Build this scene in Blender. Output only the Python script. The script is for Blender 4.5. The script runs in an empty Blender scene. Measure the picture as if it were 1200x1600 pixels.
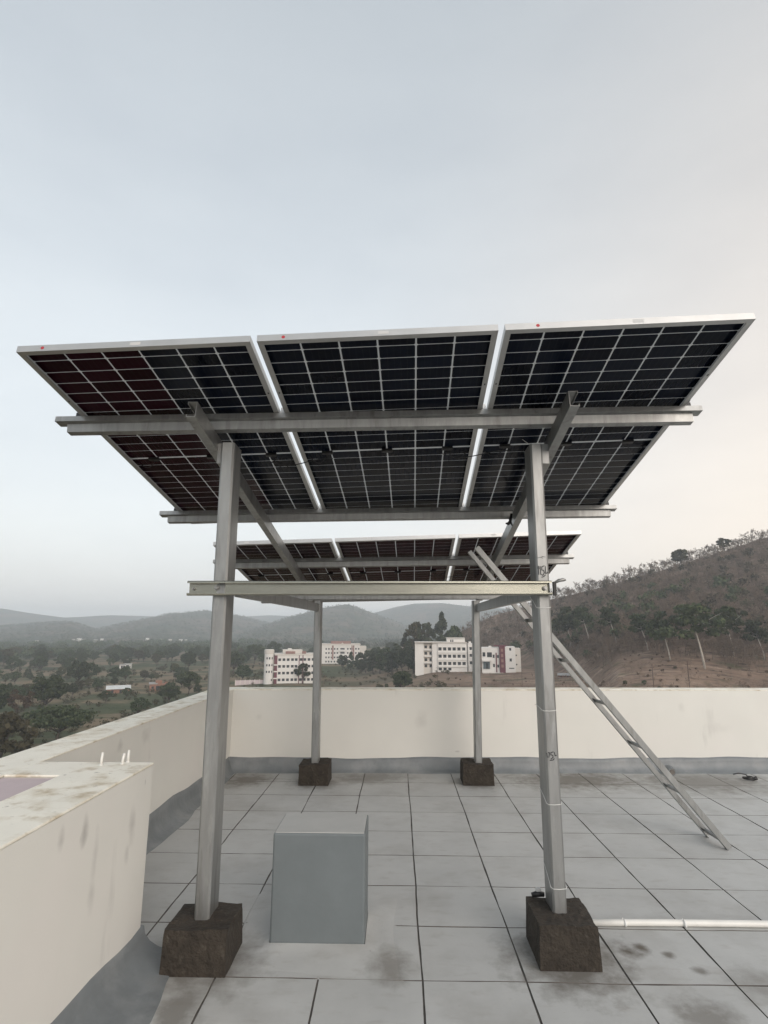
import bpy, math, random
import numpy as np
from mathutils import Vector, Matrix

random.seed(7)
RNG = np.random.default_rng(11)
SC = bpy.context.scene
COL = SC.collection

# ------------------------------------------------------------------ camera
F_PX, PITCH, YAW, ROLL, CAM_H = 873.609, 0.20452, 0.02433, 0.00209, 1.58
_F = np.array([-math.sin(YAW)*math.cos(PITCH), math.cos(YAW)*math.cos(PITCH), math.sin(PITCH)])
_R0 = np.array([math.cos(YAW), math.sin(YAW), 0.0])
_U0 = np.cross(_R0, _F)
_R = _R0*math.cos(ROLL)+_U0*math.sin(ROLL)
_U = -_R0*math.sin(ROLL)+_U0*math.cos(ROLL)
CAM = np.array([0, 0, CAM_H])
cd = bpy.data.cameras.new('camera')
cam = bpy.data.objects.new('camera', cd)
COL.objects.link(cam)
m = Matrix(((_R[0], _U[0], -_F[0], 0), (_R[1], _U[1], -_F[1], 0), (_R[2], _U[2], -_F[2], CAM_H), (0, 0, 0, 1)))
cam.matrix_world = m
cd.sensor_fit = 'VERTICAL'
cd.sensor_height = 36
cd.sensor_width = 27
cd.lens = 36*F_PX/1600
cd.clip_start = 0.05
cd.clip_end = 30000
SC.camera = cam

# ------------------------------------------------------------------ world, sun, exposure
SUN_EL, SUN_AZ = math.radians(21), math.radians(150)      # azimuth clockwise from +Y
w = bpy.data.worlds.new('World')
SC.world = w
w.use_nodes = True
nt = w.node_tree
for n in list(nt.nodes):
    nt.nodes.remove(n)
wo = nt.nodes.new('ShaderNodeOutputWorld')
bg = nt.nodes.new('ShaderNodeBackground')
sky = nt.nodes.new('ShaderNodeTexSky')
sky.sky_type = 'NISHITA'
sky.sun_disc = False
sky.sun_elevation = SUN_EL
sky.sun_rotation = SUN_AZ
sky.dust_density = 2.5
sky.air_density = 1.0
sky.ozone_density = 1.5
hs = nt.nodes.new('ShaderNodeHueSaturation')
hs.inputs['Hue'].default_value = 0.475
hs.inputs['Saturation'].default_value = 0.80
nt.links.new(sky.outputs[0], hs.inputs['Color'])
# thin even veil of high cloud over the whole sky, with soft drifts in it
tc = nt.nodes.new('ShaderNodeTexCoord')
mp = nt.nodes.new('ShaderNodeMapping')
mp.inputs['Scale'].default_value = (1.0, 1.0, 3.0)
nz = nt.nodes.new('ShaderNodeTexNoise')
nz.inputs['Scale'].default_value = 2.6
nz.inputs['Detail'].default_value = 6
nz.inputs['Roughness'].default_value = 0.55
cr = nt.nodes.new('ShaderNodeValToRGB')
cr.color_ramp.elements[0].position = 0.35
cr.color_ramp.elements[0].color = (1.0, 1.0, 1.0, 1)
cr.color_ramp.elements[1].position = 0.72
cr.color_ramp.elements[1].color = (0.90, 0.90, 0.91, 1)
mx = nt.nodes.new('ShaderNodeMix')
mx.data_type = 'RGBA'
sz = nt.nodes.new('ShaderNodeSeparateXYZ')
nt.links.new(tc.outputs['Generated'], sz.inputs[0])
vf = nt.nodes.new('ShaderNodeMapRange')          # the veil is seen edge-on, so thicker, towards the horizon
vf.inputs[1].default_value = 0.0
vf.inputs[2].default_value = 0.95
vf.inputs[3].default_value = 0.92
vf.inputs[4].default_value = 0.36
nt.links.new(sz.outputs[2], vf.inputs[0])
nt.links.new(vf.outputs[0], mx.inputs[0])
nt.links.new(tc.outputs['Generated'], mp.inputs[0])
nt.links.new(mp.outputs[0], nz.inputs['Vector'])
nt.links.new(nz.outputs[0], cr.inputs[0])
nt.links.new(hs.outputs[0], mx.inputs[6])
# the veil is warmer towards the sunset side (to the right), cooler opposite
dp = nt.nodes.new('ShaderNodeVectorMath')
dp.operation = 'DOT_PRODUCT'
dp.inputs[1].default_value = (math.sin(math.radians(75)), math.cos(math.radians(75)), -0.15)
nt.links.new(tc.outputs['Generated'], dp.inputs[0])
wf = nt.nodes.new('ShaderNodeMapRange')
wf.interpolation_type = 'SMOOTHSTEP'
wf.inputs[1].default_value = 0.05
wf.inputs[2].default_value = 0.95
nt.links.new(dp.outputs['Value'], wf.inputs[0])
vc = nt.nodes.new('ShaderNodeMix')
vc.data_type = 'RGBA'
vc.inputs[6].default_value = (4.45, 4.40, 4.32, 1)
vc.inputs[7].default_value = (5.6, 4.75, 3.95, 1)
nt.links.new(wf.outputs[0], vc.inputs[0])
vm = nt.nodes.new('ShaderNodeMix')
vm.data_type = 'RGBA'
vm.blend_type = 'MULTIPLY'
vm.inputs[0].default_value = 1.0
nt.links.new(vc.outputs[2], vm.inputs[6])
nt.links.new(cr.outputs[0], vm.inputs[7])
nt.links.new(vm.outputs[2], mx.inputs[7])
nt.links.new(mx.outputs[2], bg.inputs[0])
bg.inputs[1].default_value = 0.12
nt.links.new(bg.outputs[0], wo.inputs[0])

sd = bpy.data.lights.new('sun', 'SUN')
sd.energy = 1.0
sd.angle = math.radians(50)
sd.color = (1.0, 0.93, 0.85)
so = bpy.data.objects.new('sun', sd)
COL.objects.link(so)
sdir = Vector((math.sin(SUN_AZ)*math.cos(SUN_EL), math.cos(SUN_AZ)*math.cos(SUN_EL), math.sin(SUN_EL)))
so.rotation_euler = (-sdir).to_track_quat('-Z', 'Y').to_euler()

SC.view_settings.view_transform = 'Standard'
SC.view_settings.look = 'None'
SC.view_settings.gamma = 1
SC.view_settings.use_curve_mapping = False
SC.view_settings.exposure = 0.92
SC.render.engine = 'CYCLES'
SC.cycles.volume_bounces = 5
SC.cycles.max_bounces = 8

# ------------------------------------------------------------------ helpers
def V(*a):
    return np.array(a, float)

def ray(x, y):
    return _F + _R*(x-600)/F_PX - _U*(y-800)/F_PX

def at_z(x, y, z):
    d = ray(x, y)
    return CAM + d*((z-CAM[2])/d[2])

def at_y(x, y, Y):
    d = ray(x, y)
    return CAM + d*(Y/d[1])

def az_px(x):
    d = ray(x, 981.2)
    return math.atan2(d[0], d[1])

def tan_el(x, y):
    d = ray(x, y)
    return d[2]/math.hypot(d[0], d[1])

class MB:
    """collects shapes into one mesh"""
    def __init__(self):
        self.v = []
        self.f = []
    def add(self, vs, fs):
        b = len(self.v)
        self.v += [tuple(float(c) for c in p) for p in vs]
        self.f += [tuple(i+b for i in f) for f in fs]
        return self
    def obox(self, c, ax, ay, az_):
        c, ax, ay, az_ = map(np.asarray, (c, ax, ay, az_))
        vs = [c+sx*ax+sy*ay+sz*az_ for sz in (-1, 1) for sx, sy in ((-1, -1), (1, -1), (1, 1), (-1, 1))]
        return self.add(vs, [(3, 2, 1, 0), (4, 5, 6, 7), (0, 1, 5, 4), (1, 2, 6, 5), (2, 3, 7, 6), (3, 0, 4, 7)])
    def box(self, x0, x1, y0, y1, z0, z1):
        return self.obox(((x0+x1)/2, (y0+y1)/2, (z0+z1)/2), ((x1-x0)/2, 0, 0), (0, (y1-y0)/2, 0), (0, 0, (z1-z0)/2))
    def extrude(self, p0, p1, up, prof):
        p0, p1, up = map(lambda a: np.asarray(a, float), (p0, p1, up))
        d = p1-p0
        d = d/np.linalg.norm(d)
        s = np.cross(d, up)
        s /= np.linalg.norm(s)
        u = np.cross(s, d)
        n = len(prof)
        vs = [p0+s*a+u*b for a, b in prof]+[p1+s*a+u*b for a, b in prof]
        fs = [(i, (i+1) % n, n+(i+1) % n, n+i) for i in range(n)]
        fs += [tuple(range(n-1, -1, -1)), tuple(range(n, 2*n))]
        return self.add(vs, fs)
    def tube(self, pts, rad, seg=8, cap=True):
        pts = [np.asarray(p, float) for p in pts]
        if not hasattr(rad, '__len__'):
            rad = [rad]*len(pts)
        rings = []
        for i, p in enumerate(pts):
            d = pts[min(i+1, len(pts)-1)]-pts[max(i-1, 0)]
            d = d/(np.linalg.norm(d)+1e-12)
            h = np.array([0, 0, 1.0]) if abs(d[2]) < 0.9 else np.array([1.0, 0, 0])
            s = np.cross(d, h)
            s /= np.linalg.norm(s)
            u = np.cross(s, d)
            rings.append([p+rad[i]*(math.cos(2*math.pi*k/seg)*s+math.sin(2*math.pi*k/seg)*u) for k in range(seg)])
        vs = [q for r in rings for q in r]
        fs = []
        for i in range(len(pts)-1):
            for k in range(seg):
                a, b = i*seg+k, i*seg+(k+1) % seg
                fs.append((a, b, b+seg, a+seg))
        if cap:
            fs += [tuple(range(seg-1, -1, -1)), tuple(range(len(vs)-seg, len(vs)))]
        return self.add(vs, fs)
    def build(self, name, mat, parent=None, smooth=False, bevel=0):
        me = bpy.data.meshes.new(name)
        me.from_pydata(self.v, [], self.f)
        me.update()
        return link(name, me, mat, parent, smooth, bevel)

def link(name, me, mat, parent=None, smooth=False, bevel=0):
    if mat is not None and not me.materials:
        me.materials.append(mat)
    if smooth:
        me.polygons.foreach_set('use_smooth', [True]*len(me.polygons))
    o = bpy.data.objects.new(name, me)
    COL.objects.link(o)
    if parent is not None:
        o.parent = parent
    if bevel:
        b = o.modifiers.new('bevel', 'BEVEL')
        b.width = bevel
        b.segments = 2
        b.limit_method = 'ANGLE'
    return o

def np_mesh(name, verts, faces):
    """fast mesh from numpy arrays; faces (n,3) or (n,4)"""
    me = bpy.data.meshes.new(name)
    k = faces.shape[1]
    me.vertices.add(len(verts))
    me.vertices.foreach_set('co', np.ascontiguousarray(verts, np.float32).ravel())
    me.loops.add(faces.size)
    me.loops.foreach_set('vertex_index', np.ascontiguousarray(faces, np.int32).ravel())
    me.polygons.add(len(faces))
    me.polygons.foreach_set('loop_start', np.arange(0, faces.size, k, dtype=np.int32))
    me.polygons.foreach_set('loop_total', np.full(len(faces), k, np.int32))
    me.update(calc_edges=True)
    me.validate()
    return me

def tag(o, label=None, cat=None, group=None, kind=None):
    if label: o['label'] = label
    if cat: o['category'] = cat
    if group: o['group'] = group
    if kind: o['kind'] = kind
    return o

def empty(name, loc=(0, 0, 0), rz=0.0):
    o = bpy.data.objects.new(name, None)
    COL.objects.link(o)
    o.location = loc
    o.rotation_euler = (0, 0, rz)
    o.empty_display_size = 0.1
    return o

# ------------------------------------------------------------------ materials
def mat(name, base, rough=0.8, metal=0.0, noise=None, bump=None, spec=0.5, layers=(), stretch=None, coord='pos', coat=0):
    """base colour + noise variation. noise=(scale, amount) ; layers=[(colour, scale, lo, hi, stretch, opacity)] ; bump=(scale, strength, distance)"""
    M = bpy.data.materials.new(name)
    M.use_nodes = True
    t = M.node_tree
    b = t.nodes['Principled BSDF']
    b.inputs['Roughness'].default_value = rough
    b.inputs['Metallic'].default_value = metal
    b.inputs['Specular IOR Level'].default_value = spec
    if coat:
        b.inputs['Coat Weight'].default_value = coat
        b.inputs['Coat Roughness'].default_value = 0.08
    if coord == 'pos':
        src = t.nodes.new('ShaderNodeNewGeometry').outputs['Position']
    else:
        src = t.nodes.new('ShaderNodeTexCoord').outputs['Object']
    def noise_fac(scale, lo, hi, st=None, detail=5, rgh=0.6):
        v = src
        if st:
            mpn = t.nodes.new('ShaderNodeMapping')
            mpn.inputs['Scale'].default_value = st
            t.links.new(src, mpn.inputs[0])
            v = mpn.outputs[0]
        nn = t.nodes.new('ShaderNodeTexNoise')
        nn.inputs['Scale'].default_value = scale
        nn.inputs['Detail'].default_value = detail
        nn.inputs['Roughness'].default_value = rgh
        t.links.new(v, nn.inputs['Vector'])
        mr = t.nodes.new('ShaderNodeMapRange')
        mr.inputs[1].default_value = lo
        mr.inputs[2].default_value = hi
        t.links.new(nn.outputs[0], mr.inputs[0])
        return mr.outputs[0]
    col = None
    if noise:
        sc, am = noise
        f = noise_fac(sc, 0.3, 0.7, stretch)
        mxn = t.nodes.new('ShaderNodeMix')
        mxn.data_type = 'RGBA'
        mxn.inputs[6].default_value = tuple(c*(1-am) for c in base)+(1,)
        mxn.inputs[7].default_value = tuple(min(1, c*(1+am)) for c in base)+(1,)
        t.links.new(f, mxn.inputs[0])
        col = mxn.outputs[2]
    for lc, sc, lo, hi, st, op in layers:
        f = noise_fac(sc, lo, hi, st)
        mu = t.nodes.new('ShaderNodeMath')
        mu.operation = 'MULTIPLY'
        mu.inputs[1].default_value = op
        t.links.new(f, mu.inputs[0])
        mxn = t.nodes.new('ShaderNodeMix')
        mxn.data_type = 'RGBA'
        if col is None:
            mxn.inputs[6].default_value = tuple(base)+(1,)
        else:
            t.links.new(col, mxn.inputs[6])
        mxn.inputs[7].default_value = tuple(lc)+(1,)
        t.links.new(mu.outputs[0], mxn.inputs[0])
        col = mxn.outputs[2]
    if col is None:
        b.inputs['Base Color'].default_value = tuple(base)+(1,)
    else:
        t.links.new(col, b.inputs['Base Color'])
    if bump:
        bs, bst, bd = bump
        nn = t.nodes.new('ShaderNodeTexNoise')
        nn.inputs['Scale'].default_value = bs
        nn.inputs['Detail'].default_value = 6
        t.links.new(src, nn.inputs['Vector'])
        bn = t.nodes.new('ShaderNodeBump')
        bn.inputs['Strength'].default_value = bst
        bn.inputs['Distance'].default_value = bd
        t.links.new(nn.outputs[0], bn.inputs['Height'])
        t.links.new(bn.outputs[0], b.inputs['Normal'])
    M['col_socket'] = 1
    return M

def add_spots(M, spots, colour, wobble=0.25, wscale=9.0):
    """stains with a shape of their own: list of (x, y, radius, opacity) on the roof floor"""
    t = M.node_tree
    b = t.nodes['Principled BSDF']
    g = t.nodes.new('ShaderNodeNewGeometry')
    nn = t.nodes.new('ShaderNodeTexNoise')
    nn.inputs['Scale'].default_value = wscale
    nn.inputs['Detail'].default_value = 6
    nn.inputs['Roughness'].default_value = 0.65
    t.links.new(g.outputs['Position'], nn.inputs['Vector'])
    total = None
    for x, y, r, op, *rest in spots:
        sx = rest[0] if rest else 1.0
        sub = t.nodes.new('ShaderNodeVectorMath')
        sub.operation = 'SUBTRACT'
        sub.inputs[1].default_value = (x, y, 0)
        t.links.new(g.outputs['Position'], sub.inputs[0])
        mul = t.nodes.new('ShaderNodeVectorMath')
        mul.operation = 'MULTIPLY'
        mul.inputs[1].default_value = (sx, 1, 0)
        t.links.new(sub.outputs[0], mul.inputs[0])
        ln = t.nodes.new('ShaderNodeVectorMath')
        ln.operation = 'LENGTH'
        t.links.new(mul.outputs[0], ln.inputs[0])
        # fac = clamp((1 - d/r) + (noise-0.5)*wobble*k)
        a = t.nodes.new('ShaderNodeMath')
        a.operation = 'MULTIPLY_ADD'
        a.inputs[1].default_value = -1.0/r
        a.inputs[2].default_value = 1.0
        t.links.new(ln.outputs['Value'], a.inputs[0])
        c = t.nodes.new('ShaderNodeMath')
        c.operation = 'MULTIPLY_ADD'
        c.inputs[1].default_value = 6*wobble
        t.links.new(nn.outputs[0], c.inputs[0])
        t.links.new(a.outputs[0], c.inputs[2])
        mr = t.nodes.new('ShaderNodeMapRange')
        mr.inputs[1].default_value = 3*wobble+0.12
        mr.inputs[2].default_value = 3*wobble+0.75
        mr.inputs[4].default_value = op
        t.links.new(c.outputs[0], mr.inputs[0])
        if total is None:
            total = mr.outputs[0]
        else:
            mm = t.nodes.new('ShaderNodeMath')
            mm.operation = 'MAXIMUM'
            t.links.new(total, mm.inputs[0])
            t.links.new(mr.outputs[0], mm.inputs[1])
            total = mm.outputs[0]
    mxn = t.nodes.new('ShaderNodeMix')
    mxn.data_type = 'RGBA'
    lk = b.inputs['Base Color'].links
    if lk:
        t.links.new(lk[0].from_socket, mxn.inputs[6])
    else:
        mxn.inputs[6].default_value = b.inputs['Base Color'].default_value
    mxn.inputs[7].default_value = tuple(colour)+(1,)
    t.links.new(total, mxn.inputs[0])
    t.links.new(mxn.outputs[2], b.inputs['Base Color'])

FLOOR_C = (0.45, 0.455, 0.445)
M = {}
M['floor'] = mat('floor_paint', FLOOR_C, 0.62, noise=(3.0, 0.07), bump=(60, 0.15, 0.004),
                 layers=[((0.27, 0.255, 0.235), 2.1, 0.50, 0.80, None, 0.6), ((0.30, 0.28, 0.255), 7.0, 0.55, 0.75, (1.0, 2.5, 1), 0.4), ((0.50, 0.50, 0.48), 5.0, 0.56, 0.8, None, 0.4),
                         ((0.12, 0.105, 0.09), 38.0, 0.68, 0.8, None, 0.5)])
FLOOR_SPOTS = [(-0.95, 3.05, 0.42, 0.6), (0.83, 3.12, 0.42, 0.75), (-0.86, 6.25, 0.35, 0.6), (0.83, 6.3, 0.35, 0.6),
               (-0.93, 2.72, 0.28, 0.6, 1.8), (1.15, 3.2, 0.09, 0.95), (1.22, 3.25, 0.07, 0.95), (1.33, 3.18, 0.05, 0.8),
               (1.42, 3.05, 0.05, 0.7), (1.28, 2.72, 0.2, 0.6), (-0.03, 3.05, 0.22, 0.55, 1.5), (1.9, 6.45, 0.55, 0.75, 0.5), (3.2, 6.4, 0.6, 0.6, 0.5),
               (-1.6, 6.35, 0.4, 0.7), (-0.3, 6.5, 0.4, 0.5, 0.6), (1.65, 2.95, 0.2, 0.4), (2.4, 3.4, 0.3, 0.25)]
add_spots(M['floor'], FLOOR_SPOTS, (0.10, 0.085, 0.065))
M['joint'] = mat('joint_filler', (0.14, 0.128, 0.115), 0.9, noise=(9, 0.35))
M['coving'] = mat('coving_membrane', (0.165, 0.180, 0.188), 0.5, noise=(4, 0.1), bump=(14, 0.35, 0.02),
                  layers=[((0.32, 0.33, 0.33), 3.0, 0.48, 0.75, None, 0.65), ((0.11, 0.105, 0.10), 6.0, 0.6, 0.8, None, 0.4)])
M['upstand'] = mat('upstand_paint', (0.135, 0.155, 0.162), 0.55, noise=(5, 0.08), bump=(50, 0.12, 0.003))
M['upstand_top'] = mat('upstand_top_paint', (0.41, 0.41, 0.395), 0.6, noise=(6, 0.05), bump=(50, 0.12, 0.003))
M['wall'] = mat('wall_paint', (0.67, 0.66, 0.615), 0.75, noise=(1.3, 0.04), bump=(90, 0.1, 0.003),
                layers=[((0.33, 0.32, 0.30), 2.4, 0.63, 0.86, (2.2, 2.2, 0.45), 0.55), ((0.70, 0.66, 0.63), 1.1, 0.5, 0.75, None, 0.5)])
M['wall_top'] = mat('wall_top_paint', (0.80, 0.77, 0.68), 0.8, noise=(3, 0.06), bump=(60, 0.25, 0.004),
                    layers=[((0.50, 0.42, 0.29), 5.5, 0.48, 0.70, None, 0.75), ((0.40, 0.31, 0.20), 11, 0.56, 0.74, None, 0.6), ((0.14, 0.11, 0.085), 24, 0.64, 0.76, None, 0.8)])
def add_smudges(M_, spots, colour):
    """dark hand-sized smears on a wall: (x, y, z, half-lengths along x, y, z, opacity)"""
    t = M_.node_tree
    b = t.nodes['Principled BSDF']
    g = t.nodes.new('ShaderNodeNewGeometry')
    nn = t.nodes.new('ShaderNodeTexNoise')
    nn.inputs['Scale'].default_value = 14
    nn.inputs['Detail'].default_value = 5
    t.links.new(g.outputs['Position'], nn.inputs['Vector'])
    total = None
    for x, y, z, hx, hy, hz_, op in spots:
        s = t.nodes.new('ShaderNodeVectorMath')
        s.operation = 'SUBTRACT'
        s.inputs[1].default_value = (x, y, z)
        t.links.new(g.outputs['Position'], s.inputs[0])
        q = t.nodes.new('ShaderNodeVectorMath')
        q.operation = 'MULTIPLY'
        q.inputs[1].default_value = (1/hx, 1/hy, 1/hz_)
        t.links.new(s.outputs[0], q.inputs[0])
        ln = t.nodes.new('ShaderNodeVectorMath')
        ln.operation = 'LENGTH'
        t.links.new(q.outputs[0], ln.inputs[0])
        a = t.nodes.new('ShaderNodeMath')
        a.operation = 'MULTIPLY_ADD'
        a.inputs[1].default_value = 1.3
        t.links.new(nn.outputs[0], a.inputs[0])
        t.links.new(ln.outputs['Value'], a.inputs[2])
        mr = t.nodes.new('ShaderNodeMapRange')
        mr.inputs[1].default_value = 1.6
        mr.inputs[2].default_value = 0.7
        mr.inputs[3].default_value = 0.0
        mr.inputs[4].default_value = op
        t.links.new(a.outputs[0], mr.inputs[0])
        if total is None:
            total = mr.outputs[0]
        else:
            mm = t.nodes.new('ShaderNodeMath')
            mm.operation = 'MAXIMUM'
            t.links.new(total, mm.inputs[0])
            t.links.new(mr.outputs[0], mm.inputs[1])
            total = mm.outputs[0]
    mxn = t.nodes.new('ShaderNodeMix')
    mxn.data_type = 'RGBA'
    t.links.new(b.inputs['Base Color'].links[0].from_socket, mxn.inputs[6])
    mxn.inputs[7].default_value = tuple(colour)+(1,)
    t.links.new(total, mxn.inputs[0])
    t.links.new(mxn.outputs[2], b.inputs['Base Color'])
SMUDGE = []
for px_, py_, hy_, hz__, op_ in ((96, 1312, 0.03, 0.06, 0.5), (132, 1300, 0.035, 0.09, 0.7), (148, 1345, 0.03, 0.16, 0.3), (143, 1395, 0.04, 0.09, 0.3), (206, 1292, 0.045, 0.11, 0.45), (198, 1335, 0.03, 0.06, 0.3), (226, 1200, 0.008, 0.02, 1.0), (227, 1222, 0.006, 0.02, 0.8)):
    d_ = ray(px_, py_)
    p_ = CAM+d_*(-1.285/d_[0])
    SMUDGE.append((p_[0], p_[1], p_[2], 0.05, hy_, hz__, op_))
for px_, py_, hx_, hz__, op_ in ((658, 1125, 0.09, 0.13, 0.25), (715, 1175, 0.04, 0.015, 0.6), (1072, 1108, 0.06, 0.07, 0.25), (405, 1120, 0.05, 0.05, 0.2), (1130, 1140, 0.2, 0.08, 0.15)):
    p_ = at_y(px_, py_, 6.75)
    SMUDGE.append((p_[0], p_[1], p_[2], hx_, 0.3, hz__, op_))
for px_, py_, hy_, hz__ in ((229, 1150, 0.10, 0.08), (188, 1165, 0.05, 0.06)):
    d_ = ray(px_, py_)
    p_ = CAM+d_*(-1.9/d_[0])
    SMUDGE.append((p_[0], p_[1], p_[2], 0.05, hy_, hz__, 0.35))
add_smudges(M['wall'], SMUDGE, (0.30, 0.285, 0.27))
M['ledge'] = mat('ledge_paint', (0.50, 0.42, 0.43), 0.8, noise=(4, 0.08), bump=(40, 0.2, 0.004))
M['concrete'] = mat('block_concrete', (0.036, 0.029, 0.022), 0.92, noise=(14, 0.35), bump=(45, 0.9, 0.02),
                    layers=[((0.09, 0.078, 0.062), 30, 0.58, 0.75, None, 0.7)])
M['steel'] = mat('galvanised_steel', (0.315, 0.32, 0.315), 0.42, metal=0.7, noise=(7, 0.13), stretch=(3, 3, 0.5), bump=(120, 0.05, 0.001),
                 layers=[((0.50, 0.505, 0.50), 26, 0.55, 0.75, (1, 1, 0.25), 0.45), ((0.15, 0.145, 0.135), 9, 0.54, 0.72, (2, 2, 0.25), 0.6)])
M['steel_bright'] = mat('bright_zinc', (0.30, 0.298, 0.255), 0.2, metal=0.9, noise=(6, 0.12), stretch=(0.5, 3, 3))
M['alu'] = mat('anodised_aluminium', (0.48, 0.48, 0.47), 0.4, metal=0.7, noise=(9, 0.06))
M['bolt'] = mat('bolt_steel', (0.30, 0.30, 0.29), 0.4, metal=0.9)
M['black'] = mat('black_plastic', (0.015, 0.015, 0.016), 0.45)
M['white_pvc'] = mat('white_pvc', (0.72, 0.71, 0.67), 0.4, noise=(8, 0.06), layers=[((0.45, 0.42, 0.36), 14, 0.6, 0.8, None, 0.4)])
M['white_wire'] = mat('white_wire', (0.75, 0.75, 0.73), 0.5)
M['ink'] = mat('marker_ink', (0.03, 0.03, 0.035), 0.7)
M['red'] = mat('red_sticker', (0.42, 0.03, 0.04), 0.5)
M['paper'] = mat('label_paper', (0.56, 0.56, 0.55), 0.6)

def translucent(name, col, f):
    X = bpy.data.materials.new(name)
    X.use_nodes = True
    t = X.node_tree
    b = t.nodes['Principled BSDF']
    b.inputs['Base Color'].default_value = col+(1,)
    b.inputs['Roughness'].default_value = 0.4
    tr = t.nodes.new('ShaderNodeBsdfTranslucent')
    tr.inputs[0].default_value = col+(1,)
    ms = t.nodes.new('ShaderNodeMixShader')
    ms.inputs[0].default_value = f
    t.links.new(b.outputs[0], ms.inputs[1])
    t.links.new(tr.outputs[0], ms.inputs[2])
    t.links.new(ms.outputs[0], t.nodes['Material Output'].inputs[0])
    return X
M['laminate'] = translucent('module_laminate', (0.70, 0.71, 0.71), 0.42)

def cell_material(name, c0, c1):
    X = bpy.data.materials.new(name)
    X.use_nodes = True
    t = X.node_tree
    b = t.nodes['Principled BSDF']
    b.inputs['Roughness'].default_value = 0.16
    b.inputs['Specular IOR Level'].default_value = 0.07
    oi = t.nodes.new('ShaderNodeObjectInfo')
    tcn = t.nodes.new('ShaderNodeTexCoord')
    wv = t.nodes.new('ShaderNodeTexWave')
    wv.inputs['Scale'].default_value = 9.5      # busbars across the cell
    wv.bands_direction = 'X'
    t.links.new(tcn.outputs['Object'], wv.inputs['Vector'])
    mr = t.nodes.new('ShaderNodeMapRange')
    mr.inputs[1].default_value = 0.9
    mr.inputs[2].default_value = 1.0
    mr.inputs[4].default_value = 0.25
    t.links.new(wv.outputs[1], mr.inputs[0])
    mxn = t.nodes.new('ShaderNodeMix')
    mxn.data_type = 'RGBA'
    mxn.inputs[6].default_value = c0+(1,)
    mxn.inputs[7].default_value = c1+(1,)
    t.links.new(oi.outputs['Random'], mxn.inputs[0])
    mx2 = t.nodes.new('ShaderNodeMix')
    mx2.data_type = 'RGBA'
    mx2.inputs[7].default_value = (0.03, 0.03, 0.033, 1)
    t.links.new(mxn.outputs[2], mx2.inputs[6])
    t.links.new(mr.outputs[0], mx2.inputs[0])
    t.links.new(mx2.outputs[2], b.inputs['Base Color'])
    return X
M['cell_blue'] = cell_material('cell_blue_black', (0.003, 0.004, 0.008), (0.005, 0.009, 0.020))
M['cell_red_reflection'] = cell_material('cell_maroon_reflection', (0.015, 0.003, 0.006), (0.026, 0.004, 0.010))  # reddish reflection on the glass, painted into the cell colour

# ------------------------------------------------------------------ terrain
def interp(x, xs, ys):
    return np.interp(x, xs, ys)
AZT = np.array([az_px(x) for x in range(-400, 1701, 10)])
PXT = np.arange(-400, 1701, 10)
def px_of_az(a):
    return np.interp(a, AZT, PXT)
PLX = [-400, 300, 450, 560, 680, 780, 900, 1200, 1700]
PLZ = [-26, -26, -24.5, -24.5, -17.6, -17.0, -15.5, -14.0, -13]
# hills: ridge profile (image column, image row of the bare ridge), distance, near width, far width
HILLS = [
    ([660, 700, 730, 770, 860, 1000, 1100, 1200, 1400, 1700], [1030, 1000, 982, 962, 938, 908, 884, 862, 830, 815], 430, 250, 500),
    ([330, 362, 447, 500, 543, 580, 640, 700, 800], [1012, 995, 967, 951, 944, 957, 980, 985, 1000], 1700, 700, 700),
    ([480, 590, 620, 647, 690, 730, 800, 1000], [985, 956, 948, 943, 942, 947, 952, 950], 2500, 800, 1300),
    ([-400, 0, 60, 110, 150, 200, 260, 320, 380, 460], [975, 980, 976, 973, 984, 974, 962, 956, 964, 985], 2000, 900, 800),
    ([-400, -100, 0, 40, 100, 170, 240, 300, 420, 600], [950, 955, 957, 962, 968, 964, 965, 968, 962, 968], 3200, 900, 1000),
]
NOISE_PH = RNG.uniform(0, 6.28, (40, 2))
NOISE_K = RNG.normal(0, 1, (40, 2))
def wob(X, Y, scale):
    s = np.zeros_like(X)
    for i in range(14):
        k = NOISE_K[i]*(1+i*0.22)
        s = s+np.sin((X*k[0]+Y*k[1])/scale+NOISE_PH[i, 0])/(1+i*0.25)
    return s/4.0

def terrain(X, Y):
    X = np.asarray(X, float)
    Y = np.asarray(Y, float)
    r = np.hypot(X, Y)+1e-6
    a = np.arctan2(X, Y)
    px = px_of_az(a)
    base = interp(px, PLX, PLZ)+0.5*wob(X, Y, 40)
    z = base.copy()
    behind = np.clip((np.abs(a)-1.0)/0.4, 0, 1)
    for k, (xs, ys, R, w1, w2) in enumerate(HILLS):
        yr = interp(px, xs, ys)
        te = (981.2-yr)*0.001098
        Rk = R*(1+0.06*np.sin(px/90.0+k))
        zr = CAM_H+te*Rk
        w1 = interp(px, [700, 820, 960], [110, 140, 250]) if k == 0 else w1
        t = np.where(r < Rk, (r-(Rk-w1))/w1, 1-(r-Rk)/w2)
        t = np.clip(t, 0, 1)
        sh = t*t*(3-2*t) if k else np.where(r < Rk, t**1.15, t*t*(3-2*t))
        edge = np.clip((px-(xs[0]-30))/60, 0, 1)*(np.clip((xs[-1]+30-px)/60, 0, 1) if xs[-1] < 1690 else 1)
        if xs[0] <= -390:
            edge = np.clip((xs[-1]+30-px)/60, 0, 1)
        rough = 1+0.05*wob(X, Y, R*0.05)*np.clip(1-t, 0.05, 1)*2
        zh = base+(zr-base)*sh*edge*rough*(1-behind)
        z = np.maximum(z, zh)
    return z

def ground_pt(px, r, dz=0.0):
    a = az_px(px)
    X, Y = r*math.sin(a), r*math.cos(a)
    return V(X, Y, float(terrain(np.array([X]), np.array([Y]))[0])+dz)

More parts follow.
